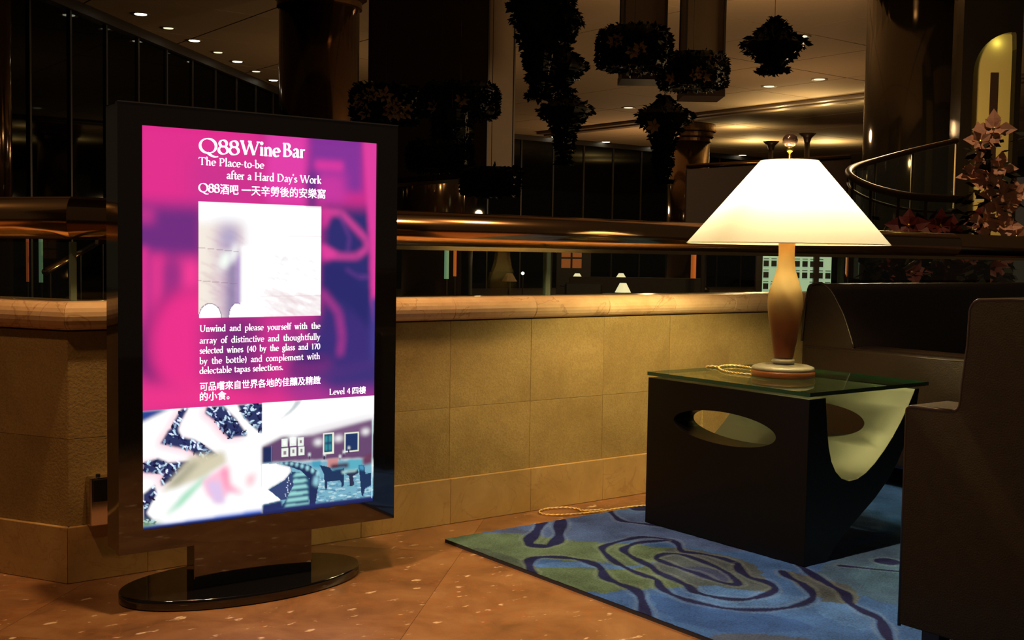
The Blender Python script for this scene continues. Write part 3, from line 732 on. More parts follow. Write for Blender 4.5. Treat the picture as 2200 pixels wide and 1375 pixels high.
# ---- lettering: a broad-nib serif hand for the Latin lines
def E(cx, cy, rx, ry, a0, a1, n=18): return [(cx+rx*math.cos(math.radians(a0+(a1-a0)*i/n)), cy+ry*math.sin(math.radians(a0+(a1-a0)*i/n))) for i in range(n+1)]
def CR(*p): return [(q.x, q.y) for q in smooth_pts([(a, b, 0) for a, b in p], 5)]
X = .42; AS = .72
def ser(x, y, w=.085): return ('s', [(x-w, y), (x+w, y)])
def st(x, y0, y1, foot=True, flag=True):
    o = [[(x, y0), (x, y1)]]
    if foot: o.append(ser(x, y0+.016))
    if flag: o.append([(x-.075, y1-.05), (x, y1-.005)])
    return o
G = {
'a': (.40, [CR((.07, .33), (.16, .415), (.26, .37), (.285, .27), (.285, .09), (.33, .015), (.38, .04)), CR((.285, .25), (.15, .2), (.065, .11), (.13, .01), (.285, .09))]),
'b': (.45, st(.09, .01, AS, False)+[E(.225, .205, .15, .2, 140, -140)]),
'c': (.37, [E(.205, .205, .155, .205, 40, 320)]),
'd': (.46, [E(.205, .205, .155, .205, 30, 330), [(.35, .0), (.35, AS)], [(.275, AS-.05), (.35, AS-.005)], ser(.38, .016, .05)]),
'e': (.40, [E(.205, .205, .155, .205, 5, 318), ('s', [(.06, .215), (.36, .225)])]),
'f': (.28, [CR((.31, .66), (.24, .71), (.14, .63), (.12, .5), (.12, .02)), ser(.12, .016), ('s', [(.02, X-.02), (.27, X-.02)])]),
'g': (.41, [E(.19, .29, .125, .125, 0, 360), CR((.1, .2), (.09, .11), (.2, .065), (.32, .03), (.33, -.09), (.2, -.2), (.06, -.13), (.1, -.03), (.2, .05)), ('s', [(.28, .385), (.39, .395)])]),
'h': (.47, st(.1, 0, AS)+[CR((.1, .3), (.2, .41), (.31, .38), (.345, .27), (.345, .02)), ser(.345, .016)]),
'i': (.22, st(.11, 0, X)+[('d', [(.11, .60)])]),
'k': (.44, st(.1, 0, AS)+[('s', [(.36, X-.02), (.12, .2)]), [(.15, .24), (.38, .01)], ser(.36, .016, .07), ser(.34, X-.02, .07)]),
'l': (.22, st(.11, 0, AS)),
'm': (.70, st(.1, 0, X)+[CR((.1, .3), (.2, .41), (.30, .38), (.335, .27), (.335, .02)), ser(.335, .016), CR((.335, .3), (.44, .41), (.54, .38), (.575, .27), (.575, .02)), ser(.575, .016)]),
'n': (.47, st(.1, 0, X)+[CR((.1, .3), (.2, .41), (.31, .38), (.345, .27), (.345, .02)), ser(.345, .016)]),
'o': (.42, [E(.21, .205, .16, .205, 0, 360, 28)]),
'p': (.46, st(.1, -.22, X)+[E(.235, .205, .155, .2, 140, -140)]),
'r': (.33, st(.1, 0, X)+[CR((.1, .28), (.18, .39), (.29, .39))]),
's': (.33, [CR((.27, .35), (.17, .41), (.075, .33), (.13, .24), (.24, .17), (.275, .08), (.17, .005), (.05, .07))]),
't': (.30, [CR((.14, .56), (.13, .4), (.13, .12), (.2, .005), (.29, .05)), ('s', [(.03, X-.02), (.28, X-.02)])]),
'u': (.47, [CR((.1, X), (.1, .3), (.11, .12), (.2, .01), (.34, .1)), [(.345, 0), (.345, X)], [(.03, X-.03), (.1, X-.005)], [(.27, X-.03), (.345, X-.005)], ser(.37, .016, .05)]),
'v': (.42, [[(.06, X), (.21, .0)], ('s', [(.21, .0), (.35, X)]), ser(.07, X-.016, .07), ser(.35, X-.016, .06)]),
'w': (.62, [[(.06, X), (.19, 0)], ('s', [(.19, 0), (.31, X)]), [(.29, X), (.42, 0)], ('s', [(.42, 0), (.55, X)]), ser(.07, X-.016, .07), ser(.3, X-.016, .06), ser(.55, X-.016, .06)]),
'y': (.42, [[(.06, X), (.21, .02)], ('s', [(.36, X), (.21, .0), (.13, -.18), (.05, -.2)]), ser(.07, X-.016, .07), ser(.36, X-.016, .06)]),
'Q': (.78, [E(.38, .335, .33, .345, 0, 360, 40), CR((.36, .0), (.5, -.11), (.66, -.17), (.8, -.15))]),
'W': (1.0, [[(.08, .66), (.29, 0)], ('s', [(.29, 0), (.50, .64)]), [(.48, .66), (.70, 0)], ('s', [(.70, 0), (.93, .66)]), ser(.09, .645, .1), ser(.49, .645, .09), ser(.93, .645, .08)]),
'B': (.55, st(.13, 0, .66, True, False)+[ser(.1, .645, .07), CR((.13, .645), (.3, .64), (.39, .52), (.3, .37), (.15, .35)), CR((.15, .35), (.34, .34), (.47, .19), (.34, .03), (.13, .018))]),
'T': (.62, st(.31, 0, .66, True, False)+[('s', [(.04, .635), (.58, .635)]), ('s', [(.05, .64), (.03, .5)]), ('s', [(.57, .64), (.59, .5)])]),
'P': (.52, st(.13, 0, .66, True, False)+[ser(.1, .645, .07), CR((.13, .645), (.33, .64), (.44, .48), (.33, .31), (.15, .29))]),
'H': (.74, st(.13, 0, .66, True, False)+st(.59, 0, .66, True, False)+[ser(.13, .645), ser(.59, .645), ('s', [(.13, .35), (.59, .35)])]),
'D': (.72, st(.13, 0, .66, True, False)+[ser(.1, .645, .07), CR((.13, .645), (.42, .62), (.62, .33), (.42, .04), (.13, .018))]),
'U': (.70, [CR((.13, .66), (.13, .4), (.15, .14), (.33, .01), (.52, .12), (.56, .3), (.56, .66)), ser(.13, .645), ser(.56, .645)]),
'L': (.52, st(.13, 0, .66, True, False)+[ser(.13, .645), ('s', [(.13, .02), (.46, .02)]), ('s', [(.46, .01), (.49, .15)])]),
'8': (.46, [E(.23, .5, .145, .155, 0, 360, 24), E(.23, .18, .185, .185, 0, 360, 28)]),
'4': (.46, [[(.32, 0), (.32, .62)], ('s', [(.31, .62), (.04, .19)]), ('s', [(.03, .19), (.44, .19)])]),
'0': (.45, [E(.225, .31, .165, .31, 0, 360, 28)]),
'1': (.32, [[(.17, 0), (.17, .62)], ser(.17, .016), ('s', [(.07, .56), (.17, .61)])]),
'7': (.42, [('s', [(.04, .59), (.39, .59)]), [(.38, .59), (.16, 0)]]),
'-': (.26, [('s', [(.04, .21), (.22, .21)])]), "'": (.14, [[(.07, .72), (.06, .56)]]),
'(': (.28, [E(.33, .27, .22, .47, 130, 230)]), ')': (.28, [E(-.05, .27, .22, .47, 50, -50)]), '.': (.2, [('d', [(.09, .045)])]), ' ': (.26, []),
}
def letter_strips(bm, strokes, ox, oy, s, sx, weight):
    na = math.radians(18); T_, t_, thin = .098*weight, .034*weight, .042*weight
    for q in strokes:
        kind, pts = q if isinstance(q, tuple) else ('n', q)
        pts = list(pts)
        if kind == 'd':
            x, y = pts[0]; v = [bm.verts.new((ox+(x*sx+.062*weight*math.cos(a)*1)*s, 0, oy+(y+.062*weight*math.sin(a))*s)) for a in [2*PI*i/12 for i in range(12)]]
            bm.faces.new(v); continue
        n = len(pts); L_ = []
        closed = n > 8 and math.dist(pts[0], pts[-1]) < 1e-6
        for i, (x, y) in enumerate(pts):
            a = pts[i-1] if i else (pts[-2] if closed else pts[0]); c = pts[i+1] if i < n-1 else (pts[1] if closed else pts[-1])
            dx, dy = c[0]-a[0], c[1]-a[1]; d = math.hypot(dx, dy) or 1; dx /= d; dy /= d
            ph = math.atan2(dy, dx)-na
            wd = thin if kind == 's' else math.sqrt((T_*math.sin(ph))**2+(t_*math.cos(ph))**2)
            L_.append(((x*sx-dy*wd/2, y+dx*wd/2), (x*sx+dy*wd/2, y-dx*wd/2)))
        vv = [[bm.verts.new((ox+p[0]*s, 0, oy+p[1]*s)) for p in pr] for pr in L_]
        for a, c in zip(vv, vv[1:]): bm.faces.new((a[0], a[1], c[1], c[0]))
def latin(text, x0, x1, base, cap, weight=1., justify=False):
    """set text between x0 and x1 (mm), baseline at base (mm from top), capital height cap (mm)"""
    s = cap/.66; words = text.split(' ')
    nat = sum(G[c][0] for c in text)*s; sx = 1.
    gap = 0
    if justify:
        k = len(words)-1; sx = min(1., (x1-x0-k*.16*s)/nat); gap = (x1-x0-nat*sx)/k
    else: sx = (x1-x0)/nat
    bm = B(); x = x0
    for c in text:
        letter_strips(bm, G[c][1], x, -base, s, sx, weight); x += G[c][0]*s*sx+(gap if c == ' ' else 0)
    for v in bm.verts: v.co = (v.co.x/1000-SX, .0022, ST+v.co.z/1000)
    bm.normal_update()
    return mk('text_line', bm, M['letter'], screen, True)
def chinese(text, x0, x1, base, height, fat=.025):
    c = bpy.data.curves.new('text_line', 'FONT'); c.body = text; c.resolution_u = 2
    o = bpy.data.objects.new('text_line', c); COL.objects.link(o)
    dg = bpy.context.evaluated_depsgraph_get(); me = bpy.data.meshes.new_from_object(o.evaluated_get(dg))
    bpy.data.objects.remove(o); bpy.data.curves.remove(c)
    co = np.array([v.co for v in me.vertices]); a, b_ = co[:, 0].min(), co[:, 0].max(); lo, hi = -.08, .84
    for v in me.vertices:
        x = x0+(v.co.x-a)/(b_-a)*(x1-x0); y = base-(v.co.y-lo)/(hi-lo)*height
        v.co = (x/1000-SX, .0022, ST-y/1000)
    # heavier weight: the same glyphs struck again a fraction to the side and up
    bm = B(); bm.from_mesh(me); src = list(bm.faces)
    for dx, dz in ((fat*.55, 0), (fat*.28, fat*.3)):
        r = bmesh.ops.duplicate(bm, geom=src); bmesh.ops.translate(bm, verts=[e for e in r['geom'] if isinstance(e, bmesh.types.BMVert)], vec=(dx*height/1000, 0, dz*height/1000))
    bpy.data.meshes.remove(me)
    return mk('text_line', bm, M['letter'], screen, True)
latin('Q88', 144, 252, 56.8, 35, 1.42); latin('Wine', 254, 365, 54.6, 35, 1.45); latin('Bar', 371, 438, 53.2, 35, 1.45)
latin('The Place-to-be', 143, 320, 88.2, 19.5, 1.15)
latin("after a Hard Day's Work", 217, 485, 119.8, 20, 1.15)
latin('Q88', 143, 199, 156, 20.5, 1.5); chinese('酒吧', 200, 249, 160, 26, .045)
chinese('一天辛勞後的安樂窩', 258, 497, 160, 26, .022)
for (tx, yb, xe, j) in (('Unwind and please yourself with the', 513.2, 485, 1), ('array of distinctive and thoughtfully', 543.5, 485, 1), ('selected wines (40 by the glass and 170', 569.5, 485, 1), ('by the bottle) and complement with', 596.6, 485, 1), ('delectable tapas selections.', 621.5, 377, 0)):
    latin(tx, 146, xe, yb, 16.2, 1.08, bool(j))
chinese('可品嚐來自世界各地的佳釀及精緻', 147, 486, 666, 22.5, .03)
chinese('的小食。', 147, 226, 692, 22.5, .03)
latin('Level 4', 513, 578, 697, 16, 1.15); chinese('四樓', 584, 626, 699.5, 20, .03)

# ==================================================================== RUG
rug = empty('rug', (2.0, 2.96, 0), 0, 'blue and green rug with dark contour line pattern under the side table', 'rug')
RX0, RX1, RY0, RY1, RH = 2.0, 5.6, .5, 2.958, .012
fx = np.concatenate([np.arange(2.0, 3.35, .0055), np.arange(3.35, RX1+.01, .04)]); fy = np.concatenate([np.arange(RY0, 1.45, .03), np.arange(1.45, RY1, .0055), [RY1]])
gx, gy = np.meshgrid(fx, fy)
rgb = np.zeros(gx.shape+(3,))
def wob(seed, f, amp):
    r = np.random.default_rng(seed); o = 0
    for k in range(7):
        a, b, p = r.normal(size=2)*f, r.random()*6.28, 0; o = o+np.sin(gx*a[0]+gy*a[1]+b)
    return o*amp/2.6
def zone(poly, c, edge=.012, op=1.):
    global rgb
    ox, oy = wob(len(poly)+int(c[0]), 60, .006), wob(len(poly)+3, 60, .006)
    p = np.asarray(smooth_pts([(a, b, 0) for a, b in poly], 4, True))[:, :2]
    r = np.zeros(gx.shape, bool); n = len(p); X_, Y_ = gx+ox, gy+oy
    for i in range(n):
        x1, y1 = p[i]; x2, y2 = p[(i+1) % n]
        if y1 == y2: continue
        r ^= ((y1 > Y_) != (y2 > Y_)) & (X_ < (x2-x1)*(Y_-y1)/(y2-y1)+x1)
    rgb[r] = rgb[r]*(1-op)+np.asarray(c[:3])*op
def pline(pts, wd, c, closed=False, taper=None):
    global rgb
    sp = np.asarray(smooth_pts([(a, b, 0) for a, b in pts], 6, closed))[:, :2]; d = np.full(gx.shape, 9.)
    if closed: sp = np.vstack([sp, sp[:1]])
    lo, hi = sp.min(0)-.05, sp.max(0)+.05; sel = (gx > lo[0]) & (gx < hi[0]) & (gy > lo[1]) & (gy < hi[1])
    X_, Y_ = gx[sel], gy[sel]; dd = np.full(X_.shape, 9.)
    for i, (a, b) in enumerate(zip(sp, sp[1:])):
        v = b-a; L = v@v+1e-12; t = np.clip(((X_-a[0])*v[0]+(Y_-a[1])*v[1])/L, 0, 1)
        ww = 1+.28*math.sin(i*.55+len(pts)); dd = np.minimum(dd, np.hypot(X_-a[0]-t*v[0], Y_-a[1]-t*v[1])/ww)
    m = np.clip((wd/2-dd)/.003+.5, 0, 1)[:, None]; rgb[sel] = rgb[sel]*(1-m)+np.asarray(c)*m
    hl = np.clip(1-np.abs(dd-wd/2-.008)/.008, 0, 1)[:, None]*.14; rgb[sel] = rgb[sel]*(1-hl)+np.asarray((.30, .42, .62))*hl
BLUE, LBLUE, DBLUE, GREEN, GREY, NAV = (.036, .112, .46), (.052, .15, .56), (.026, .086, .40), (.074, .135, .125), (.052, .085, .155), (.010, .015, .10)
rgb[:] = BLUE
zone([(2.05, 2.75), (2.3, 2.99), (3.4, 2.99), (3.4, 2.3), (2.7, 2.3), (2.5, 2.6)], (.05, .105, .38))
zone([(2.62, 1.0), (2.6, 1.7), (2.75, 2.08), (4.0, 2.2), (5.6, 1.6), (5.6, .4), (3.0, .4)], (.045, .11, .30))
deep1 = [(2.123, 2.15), (2.167, 2.023), (2.259, 1.868), (2.268, 1.73), (2.099, 1.805), (2.054, 1.877), (2.036, 2.02)]; zone(deep1, DBLUE)
zone([(1.97, 2.99), (2.162, 2.943), (2.257, 2.844), (2.315, 2.727), (2.395, 2.639), (2.492, 2.53), (2.513, 2.449), (2.439, 2.386), (2.35, 2.383), (2.252, 2.449), (2.191, 2.514), (2.075, 2.613), (1.96, 2.44)], GREEN)
zone([(1.97, 2.75), (2.03, 2.80), (2.05, 2.66), (2.04, 2.55), (1.95, 2.45)], (.05, .085, .10))
zone([(1.95, 2.49), (2.078, 2.529), (2.186, 2.427), (2.269, 2.437), (2.332, 2.365), (2.33, 2.25), (2.323, 2.171), (2.229, 2.168), (2.112, 2.229), (2.022, 2.252), (1.95, 2.373)], (.07, .13, .115))
zone([(2.047, 2.556), (2.128, 2.547), (2.215, 2.459), (2.309, 2.381), (2.227, 2.391), (2.145, 2.461), (2.055, 2.521)], LBLUE)
zone([(2.543, 2.479), (2.601, 2.246), (2.531, 2.115), (2.417, 2.002), (2.311, 2.074), (2.263, 2.158), (2.297, 2.329), (2.409, 2.405)], GREY)
zone([(2.609, 2.12), (2.642, 1.903), (2.531, 1.8), (2.464, 1.845), (2.528, 1.98)], (.055, .085, .15))
zone([(2.29, 2.14), (2.409, 1.995), (2.461, 1.896), (2.391, 1.871), (2.253, 1.941), (2.197, 2.051)], LBLUE)
zone([(2.438, 1.863), (2.508, 1.768), (2.393, 1.645), (2.346, 1.72)], LBLUE)
zone([(2.0, 1.83), (2.12, 1.78), (2.2, 1.66), (2.2, 1.5), (1.98, 1.6)], (.05, .08, .2))
zone([(2.155, 2.962), (2.263, 2.951), (2.305, 2.856), (2.264, 2.828), (2.238, 2.893)], (.05, .08, .24))
zone([(2.383, 2.301), (2.437, 2.28), (2.465, 2.232), (2.435, 2.151), (2.391, 2.12), (2.362, 2.173), (2.366, 2.248)], (.03, .05, .18))
pline([(2.402, 2.965), (2.288, 2.859), (2.217, 2.799), (2.184, 2.751), (2.208, 2.712), (2.254, 2.722), (2.313, 2.77), (2.395, 2.864), (2.474, 2.95)], .036, NAV)
pline([(1.99, 2.5), (2.006, 2.525), (2.064, 2.605), (2.109, 2.622), (2.153, 2.598), (2.188, 2.553), (2.203, 2.497), (2.19, 2.431), (2.137, 2.352), (2.126, 2.291), (2.123, 2.214), (2.073, 2.135), (1.985, 2.03)], .027, NAV)
pline([(2.56, 2.237), (2.566, 2.316), (2.547, 2.384), (2.527, 2.433), (2.58, 2.505), (2.589, 2.566), (2.543, 2.625), (2.464, 2.628), (2.37, 2.611), (2.326, 2.573), (2.278, 2.478), (2.255, 2.402), (2.241, 2.31), (2.241, 2.254), (2.197, 2.19), (2.175, 2.115), (2.182, 2.037), (2.211, 1.958), (2.279, 1.9), (2.358, 1.874), (2.445, 1.883), (2.501, 1.919), (2.551, 1.991), (2.574, 2.058), (2.605, 2.108)], .021, NAV)
pline([(2.577, 2.553), (2.498, 2.578), (2.431, 2.57), (2.38, 2.537), (2.348, 2.462), (2.326, 2.369), (2.297, 2.301), (2.282, 2.212), (2.269, 2.155), (2.245, 2.106), (2.263, 2.03), (2.307, 1.988), (2.373, 1.981), (2.451, 2.005), (2.482, 2.064), (2.479, 2.121), (2.512, 2.185), (2.56, 2.237)], .023, NAV)
pline([(2.456, 2.179), (2.485, 2.278), (2.497, 2.394), (2.459, 2.436), (2.407, 2.422), (2.391, 2.386), (2.383, 2.301), (2.383, 2.228), (2.372, 2.138), (2.399, 2.093)], .02, NAV, True)
pline([(2.70, 2.12), (2.663, 2.055), (2.611, 1.95), (2.576, 1.869), (2.516, 1.81), (2.484, 1.737), (2.465, 1.682), (2.412, 1.632), (2.33, 1.55), (2.25, 1.4)], .025, NAV)
pline([(2.74, 2.99), (2.709, 2.964), (2.657, 2.871), (2.642, 2.82), (2.672, 2.76), (2.71, 2.688)], .02, NAV)
pline([(2.82, 2.93), (2.86, 2.98)], .05, NAV); pline([(2.957, 2.0), (2.965, 1.985)], .06, NAV)
pline([(2.8, 2.05), (2.95, 1.86), (3.2, 1.8)], .02, NAV)
nv = gx.shape
vs = np.stack([gx-2.0, gy-2.96, np.full(nv, RH)+wob(5, 90, .0004)], -1).reshape(-1, 3)
idx = np.arange(nv[0]*nv[1]).reshape(nv); qf = np.stack([idx[:-1, :-1], idx[:-1, 1:], idx[1:, 1:], idx[1:, :-1]], -1).reshape(-1, 4)
rm = bpy.data.meshes.new('pile'); rm.from_pydata(vs.tolist(), [], qf.tolist())
ca = rm.color_attributes.new('dye', 'FLOAT_COLOR', 'POINT'); ca.data.foreach_set('color', np.concatenate([rgb, np.ones(nv+(1,))], -1).astype(np.float32).ravel())
m, t, b = nt('rug_pile'); N = t.nodes.new; L = t.links.new
at = N('ShaderNodeAttribute'); at.attribute_name = 'dye'; tc = N('ShaderNodeTexCoord')
n1 = N('ShaderNodeTexNoise'); n1.inputs['Scale'].default_value = 190; n1.inputs['Detail'].default_value = 3; L(tc.outputs['Object'], n1.inputs['Vector'])
n2 = N('ShaderNodeTexNoise'); n2.inputs['Scale'].default_value = 9; n2.inputs['Detail'].default_value = 5; L(tc.outputs['Object'], n2.inputs['Vector'])
ad = N('ShaderNodeMath'); ad.operation = 'ADD'; L(n1.outputs['Fac'], ad.inputs[0]); L(n2.outputs['Fac'], ad.inputs[1])
mr = N('ShaderNodeMapRange'); mr.inputs[1].default_value = .6; mr.inputs[2].default_value = 1.4; mr.inputs[3].default_value = .42; mr.inputs[4].default_value = 1.5; L(ad.outputs[0], mr.inputs[0])
hv = N('ShaderNodeHueSaturation'); L(mr.outputs[0], hv.inputs['Value']); L(at.outputs['Color'], hv.inputs['Color']); L(hv.outputs[0], b.inputs['Base Color'])
b.inputs['Roughness'].default_value = .95; b.inputs['Specular IOR Level'].default_value = .1
bp = N('ShaderNodeBump'); bp.inputs['Strength'].default_value = .6; bp.inputs['Distance'].default_value = .004; L(n1.outputs['Fac'], bp.inputs['Height']); L(bp.outputs[0], b.inputs['Normal'])
rm.materials.append(m)
ro = bpy.data.objects.new('pile', rm); COL.objects.link(ro); ro.parent = rug; WL[ro.name] = WL[rug.name]
mk('backing', bx(RX0+.001, RX1, RY0+.001, RY1-.001, .0006, RH-.0012), plain('rug_backing', (.03, .03, .05), .9), rug)

# ==================================================================== SIDE TABLE
table = empty('side_table', (2.95, 2.43, RH), 0, 'black end table with curved pale trough, oval holes and glass top', 'side table')
TX, TY0, TY1, TH = 2.693, 2.099, 2.769, .508
inner = [(2.770, .508), (2.776, .46), (2.782, .41), (2.791, .36), (2.806, .315), (2.828, .282), (2.858, .258), (2.895, .246), (2.935, .248), (2.977, .262), (3.022, .288), (3.069, .324), (3.11, .362), (3.15, .406), (3.186, .452), (3.215, .495), (3.222, .508)]
outer = [(3.246, .508), (3.235, .455), (3.212, .395), (3.18, .335), (3.14, .277), (3.09, .225), (3.03, .178), (2.96, .135), (2.89, .092), (2.835, .05), (2.80, .0135)]
poly = [(TX, .0135), (TX, TH)] + inner + outer
bm = B()
def P3(p, y): return (p[0], y, p[1])
A = [bm.verts.new(P3(p, TY0)) for p in poly]; Bq = [bm.verts.new(P3(p, TY1)) for p in poly]
bm.faces.new(A); bm.faces.new(Bq[::-1])
for i in range(len(poly)):
    j = (i+1) % len(poly); f = bm.faces.new((A[i], A[j], Bq[j], Bq[i]))
    if 2 <= i < 2+len(inner)-1: f.material_index = 1
body = mk('trough_body', bm, [M['lacq'], M['trough']], table)
cut = B(); prism(cut, [(2.432+.213*math.cos(a), .379+.0515*math.sin(a)) for a in [2*PI*i/64 for i in range(64)]], 0, 2.5, 3.5)
co = mk('cutter', cut, M['lacq'])
co.location = -WL[table.name]; co.parent = table; co.location = -WL[table.name]
bpy.context.view_layer.update()
md = body.modifiers.new('hole', 'BOOLEAN'); md.object = co; md.operation = 'DIFFERENCE'; md.solver = 'EXACT'
bpy.context.view_layer.update()
me2 = bpy.data.meshes.new_from_object(body.evaluated_get(bpy.context.evaluated_depsgraph_get()))
body.modifiers.clear(); body.data = me2; bpy.data.objects.remove(co)
bv = body.modifiers.new('bevel', 'BEVEL'); bv.width = .002; bv.segments = 2; bv.limit_method = 'ANGLE'; bv.angle_limit = math.radians(50)
for p in me2.polygons: p.use_smooth = p.material_index == 1
gt = bx(TX-.002, 3.29, TY0-.004, TY1+.003, .5155, .5275)
gt.faces.ensure_lookup_table()
for f in gt.faces: f.material_index = 0 if abs(f.normal.z) > .5 else 1
gt.normal_update()
for f in gt.faces: f.material_index = 0 if abs(f.normal.z) > .5 else 1
mk('glass_top', gt, [M['tglass'], M['tedge']], table)
for x, y in ((TX+.035, TY0+.04), (TX+.035, TY1-.04), (3.232, TY0+.05), (3.232, TY1-.05)):
    mk('glass_pad', lathe(B(), [(.007, TH-.001), (.007, .5158)], 12, (x, y, 0)), M['tglass'], table)

# ==================================================================== TABLE LAMP
LX, LY, LZ = 2.985, 2.437, .528
lamp = empty('table_lamp', (LX, LY, LZ), 0, 'lit table lamp with white cone shade and swirled cream glass body lit amber at the neck', 'table lamp')
lp = lambda bm, mat, n, **k: mk(n, bm, mat, lamp, True, smooth=True, **k)
lp(lathe(B(), [(0, .0005), (.099, .0005), (.103, .004), (.104, .018), (.100, .023)], 56), M['amber'], 'base_band')
lp(lathe(B(), [(.100, .0225), (.102, .026), (.099, .033), (.085, .038), (.04, .041), (0, .041)], 56), M['cream'], 'base_disc')
lp(lathe(B(), [(.022, .040), (.034, .043), (.0395, .050), (.036, .057), (.026, .060)], 40), M['cream'], 'foot_ring')
prof = [(.024, .058), (.031, .064), (.034, .08), (.0385, .11), (.044, .145), (.050, .18), (.0545, .21), (.0570, .235), (.0565, .256), (.0535, .277), (.047, .300), (.0385, .325), (.0315, .348), (.0275, .372), (.0258, .40), (.0262, .425), (.0285, .45), (.0315, .47), (.032, .49), (.02, .50)]
bm = B(); rings = []
for k in range(len(prof)*1):
    pass
pf = smooth_pts([(r, z, 0) for r, z in prof], 3); seg = 64
for p in pf:
    r, z = p.x, p.y; ring = []
    for i in range(seg):
        a = 2*PI*i/seg; tw = a+z*9.0      # a single swirling crease round the belly
        q = math.exp(-((math.sin(tw*.5))**2)*60)*.035*(1 if .1 < z < .33 else .2)
        ring.append(bm.verts.new((r*(1+q)*math.cos(a), r*(1+q)*math.sin(a), z)))
    rings.append(ring)
for a, b in zip(rings, rings[1:]):
    for i in range(seg): bm.faces.new((a[i], a[(i+1) % seg], b[(i+1) % seg], b[i]))
bm.faces.new(rings[0][::-1]); bm.faces.new(rings[-1])
lp(bm, M['lampglass'], 'glass_body')
sh = B()
o_ = [(.3255, .436), (.0935, .706)]; th = .0025
lathe(sh, [(.3255, .436), (.21, .570), (.0935, .706)], 96, close=False)
so = lp(sh, M['shade'], 'lamp_shade')
for r, z, n in ((.3255, .436, 'lower_rim'), (.0935, .706, 'upper_rim')):
    bm = B(); ring = [(r*math.cos(2*PI*i/96), r*math.sin(2*PI*i/96), z) for i in range(97)]; tube(bm, ring, .0014, 6, False)
    mk(n, bm, M['shade'], so, True, smooth=True)
bm = B(); tube(bm, [(0, 0, .49), (0, 0, .755)], .0055, 10)
for k in range(3): a = 2*PI*k/3+.4; tube(bm, [(0, 0, .700), (.093*math.cos(a), .093*math.sin(a), .705)], .0022, 6)
lp(bm, M['gold'], 'shade_rod')
lp(lathe(B(), [(.0075, .735), (.010, .738), (.010, .748), (.006, .755)], 16), M['gold'], 'rod_nut')
lp(lathe(B(), [(.006, .752), (.016, .755), (.0235, .764), (.0245, .775), (.021, .786), (.012, .793), (0, .795)], 32), M['knob'], 'finial')
for k in (-1, 1):
    lp(lathe(B(), [(.004, .535), (.013, .545), (.017, .562), (.026, .59), (.028, .612), (.020, .632), (0, .642)], 20, (.048*k, 0, 0)), M['bulb'], 'bulb')
    lp(tube(B(), [(0, 0, .50), (.03*k, 0, .50), (.048*k, 0, .515), (.048*k, 0, .55)], .009, 10), M['gold'], 'bulb_holder')
def twisted(pts, r, name, parent):
    p = smooth_pts(pts, 14); bm = B()
    for s in (0, PI):
        acc = 0; out = []
        for i, a in enumerate(p):
            if i: acc += (a-p[i-1]).length
            t = (p[min(i+1, len(p)-1)]-p[max(i-1, 0)]).normalized(); u = t.cross(Vector((.1, .2, 1))).normalized(); v = t.cross(u); q = acc*180+s
            out.append(a+u*math.cos(q)*r*.8+v*math.sin(q)*r*.8)
        tube(bm, out, r, 5)
    return mk(name, bm, M['cord'], parent, smooth=True)
zc_ = .5275+.0045
twisted([(2.915, 2.50, zc_), (2.90, 2.54, zc_), (2.905, 2.60, zc_), (2.93, 2.655, zc_), (2.985, 2.72, zc_), (3.04, 2.752, zc_), (3.085, 2.752, zc_), (3.10, 2.72, zc_), (3.085, 2.66, zc_), (3.06, 2.60, zc_), (3.045, 2.53, zc_)], .0022, 'cord', lamp)
twisted([(3.0, 2.735, zc_), (2.99, 2.765, zc_), (2.985, 2.785, .515), (2.98, 2.79, .40), (2.985, 2.79, .2), (2.98, 2.80, .05), (2.95, 2.86, .018), (2.87, 2.935, .0175), (2.77, 2.975, .012), (2.65, 3.005, .0055), (2.55, 3.03, .0055), (2.50, 3.07, .0055), (2.51, 3.115, .0055), (2.56, 3.135, .0055), (2.63, 3.115, .0055), (2.655, 3.07, .0055), (2.63, 3.02, .012), (2.70, 2.995, .012)], .0022, 'cord', lamp)

# ==================================================================== SOFA by the parapet
def rbox(bm, x0, x1, y0, y1, z0, z1): return box(bm, x0, x1, y0, y1, z0, z1)
sofa = empty('sofa', (4.8, 2.6, RH), 0, 'dark brown leather sofa with its back to the parapet, behind the side table', 'sofa')
SX0, SX1 = 3.881, 5.95
for a, b, n in ((SX0, SX0+.17, 'arm'), (SX1-.17, SX1, 'arm')):
    mk(n, bx(a, b, 2.16, 3.075, .10, .562), M['leather'], sofa, bevel=.022, seg=4)
    bm = B(); y = 2.16+.02
    tube(bm, [(a+.004, 2.17, .545), (a+.004, 3.06, .545)], .0045, 8); mk('piping', bm, M['piping'], sofa, smooth=True)
bp_ = [(3.078, .30), (3.078, .57), (3.066, .70), (3.052, .79), (3.035, .808), (3.005, .815), (2.975, .812), (2.935, .784), (2.90, .735), (2.871, .69), (2.84, .62), (2.817, .562), (2.81, .30)]
bm = B(); prism(bm, bp_, 0, SX0+.006, SX1-.006); bk = mk('backrest', bm, M['leather'], sofa, bevel=.008, seg=3)
for p in bk.data.polygons: p.use_smooth = True
bm = B(); q = smooth_pts([(SX0+.004, y, z) for y, z in bp_[1:12]], 3); tube(bm, q, .005, 8); mk('piping', bm, M['piping'], sofa, smooth=True)
mk('seat_frame', bx(SX0+.17, SX1-.17, 2.20, 3.06, .10, .26), M['leather'], sofa, bevel=.015, seg=3)
for k in range(2):
    a = SX0+.175+k*.86; mk('seat_cushion', bx(a, a+.85, 2.17, 2.82, .262, .42), M['leather'], sofa, bevel=.03, seg=4)
for x in (SX0+.06, SX1-.06):
    for y in (2.22, 3.02): mk('foot', lathe(B(), [(.022, .0135), (.03, .1)], 14, (x, y, 0)), M['wood'], sofa)

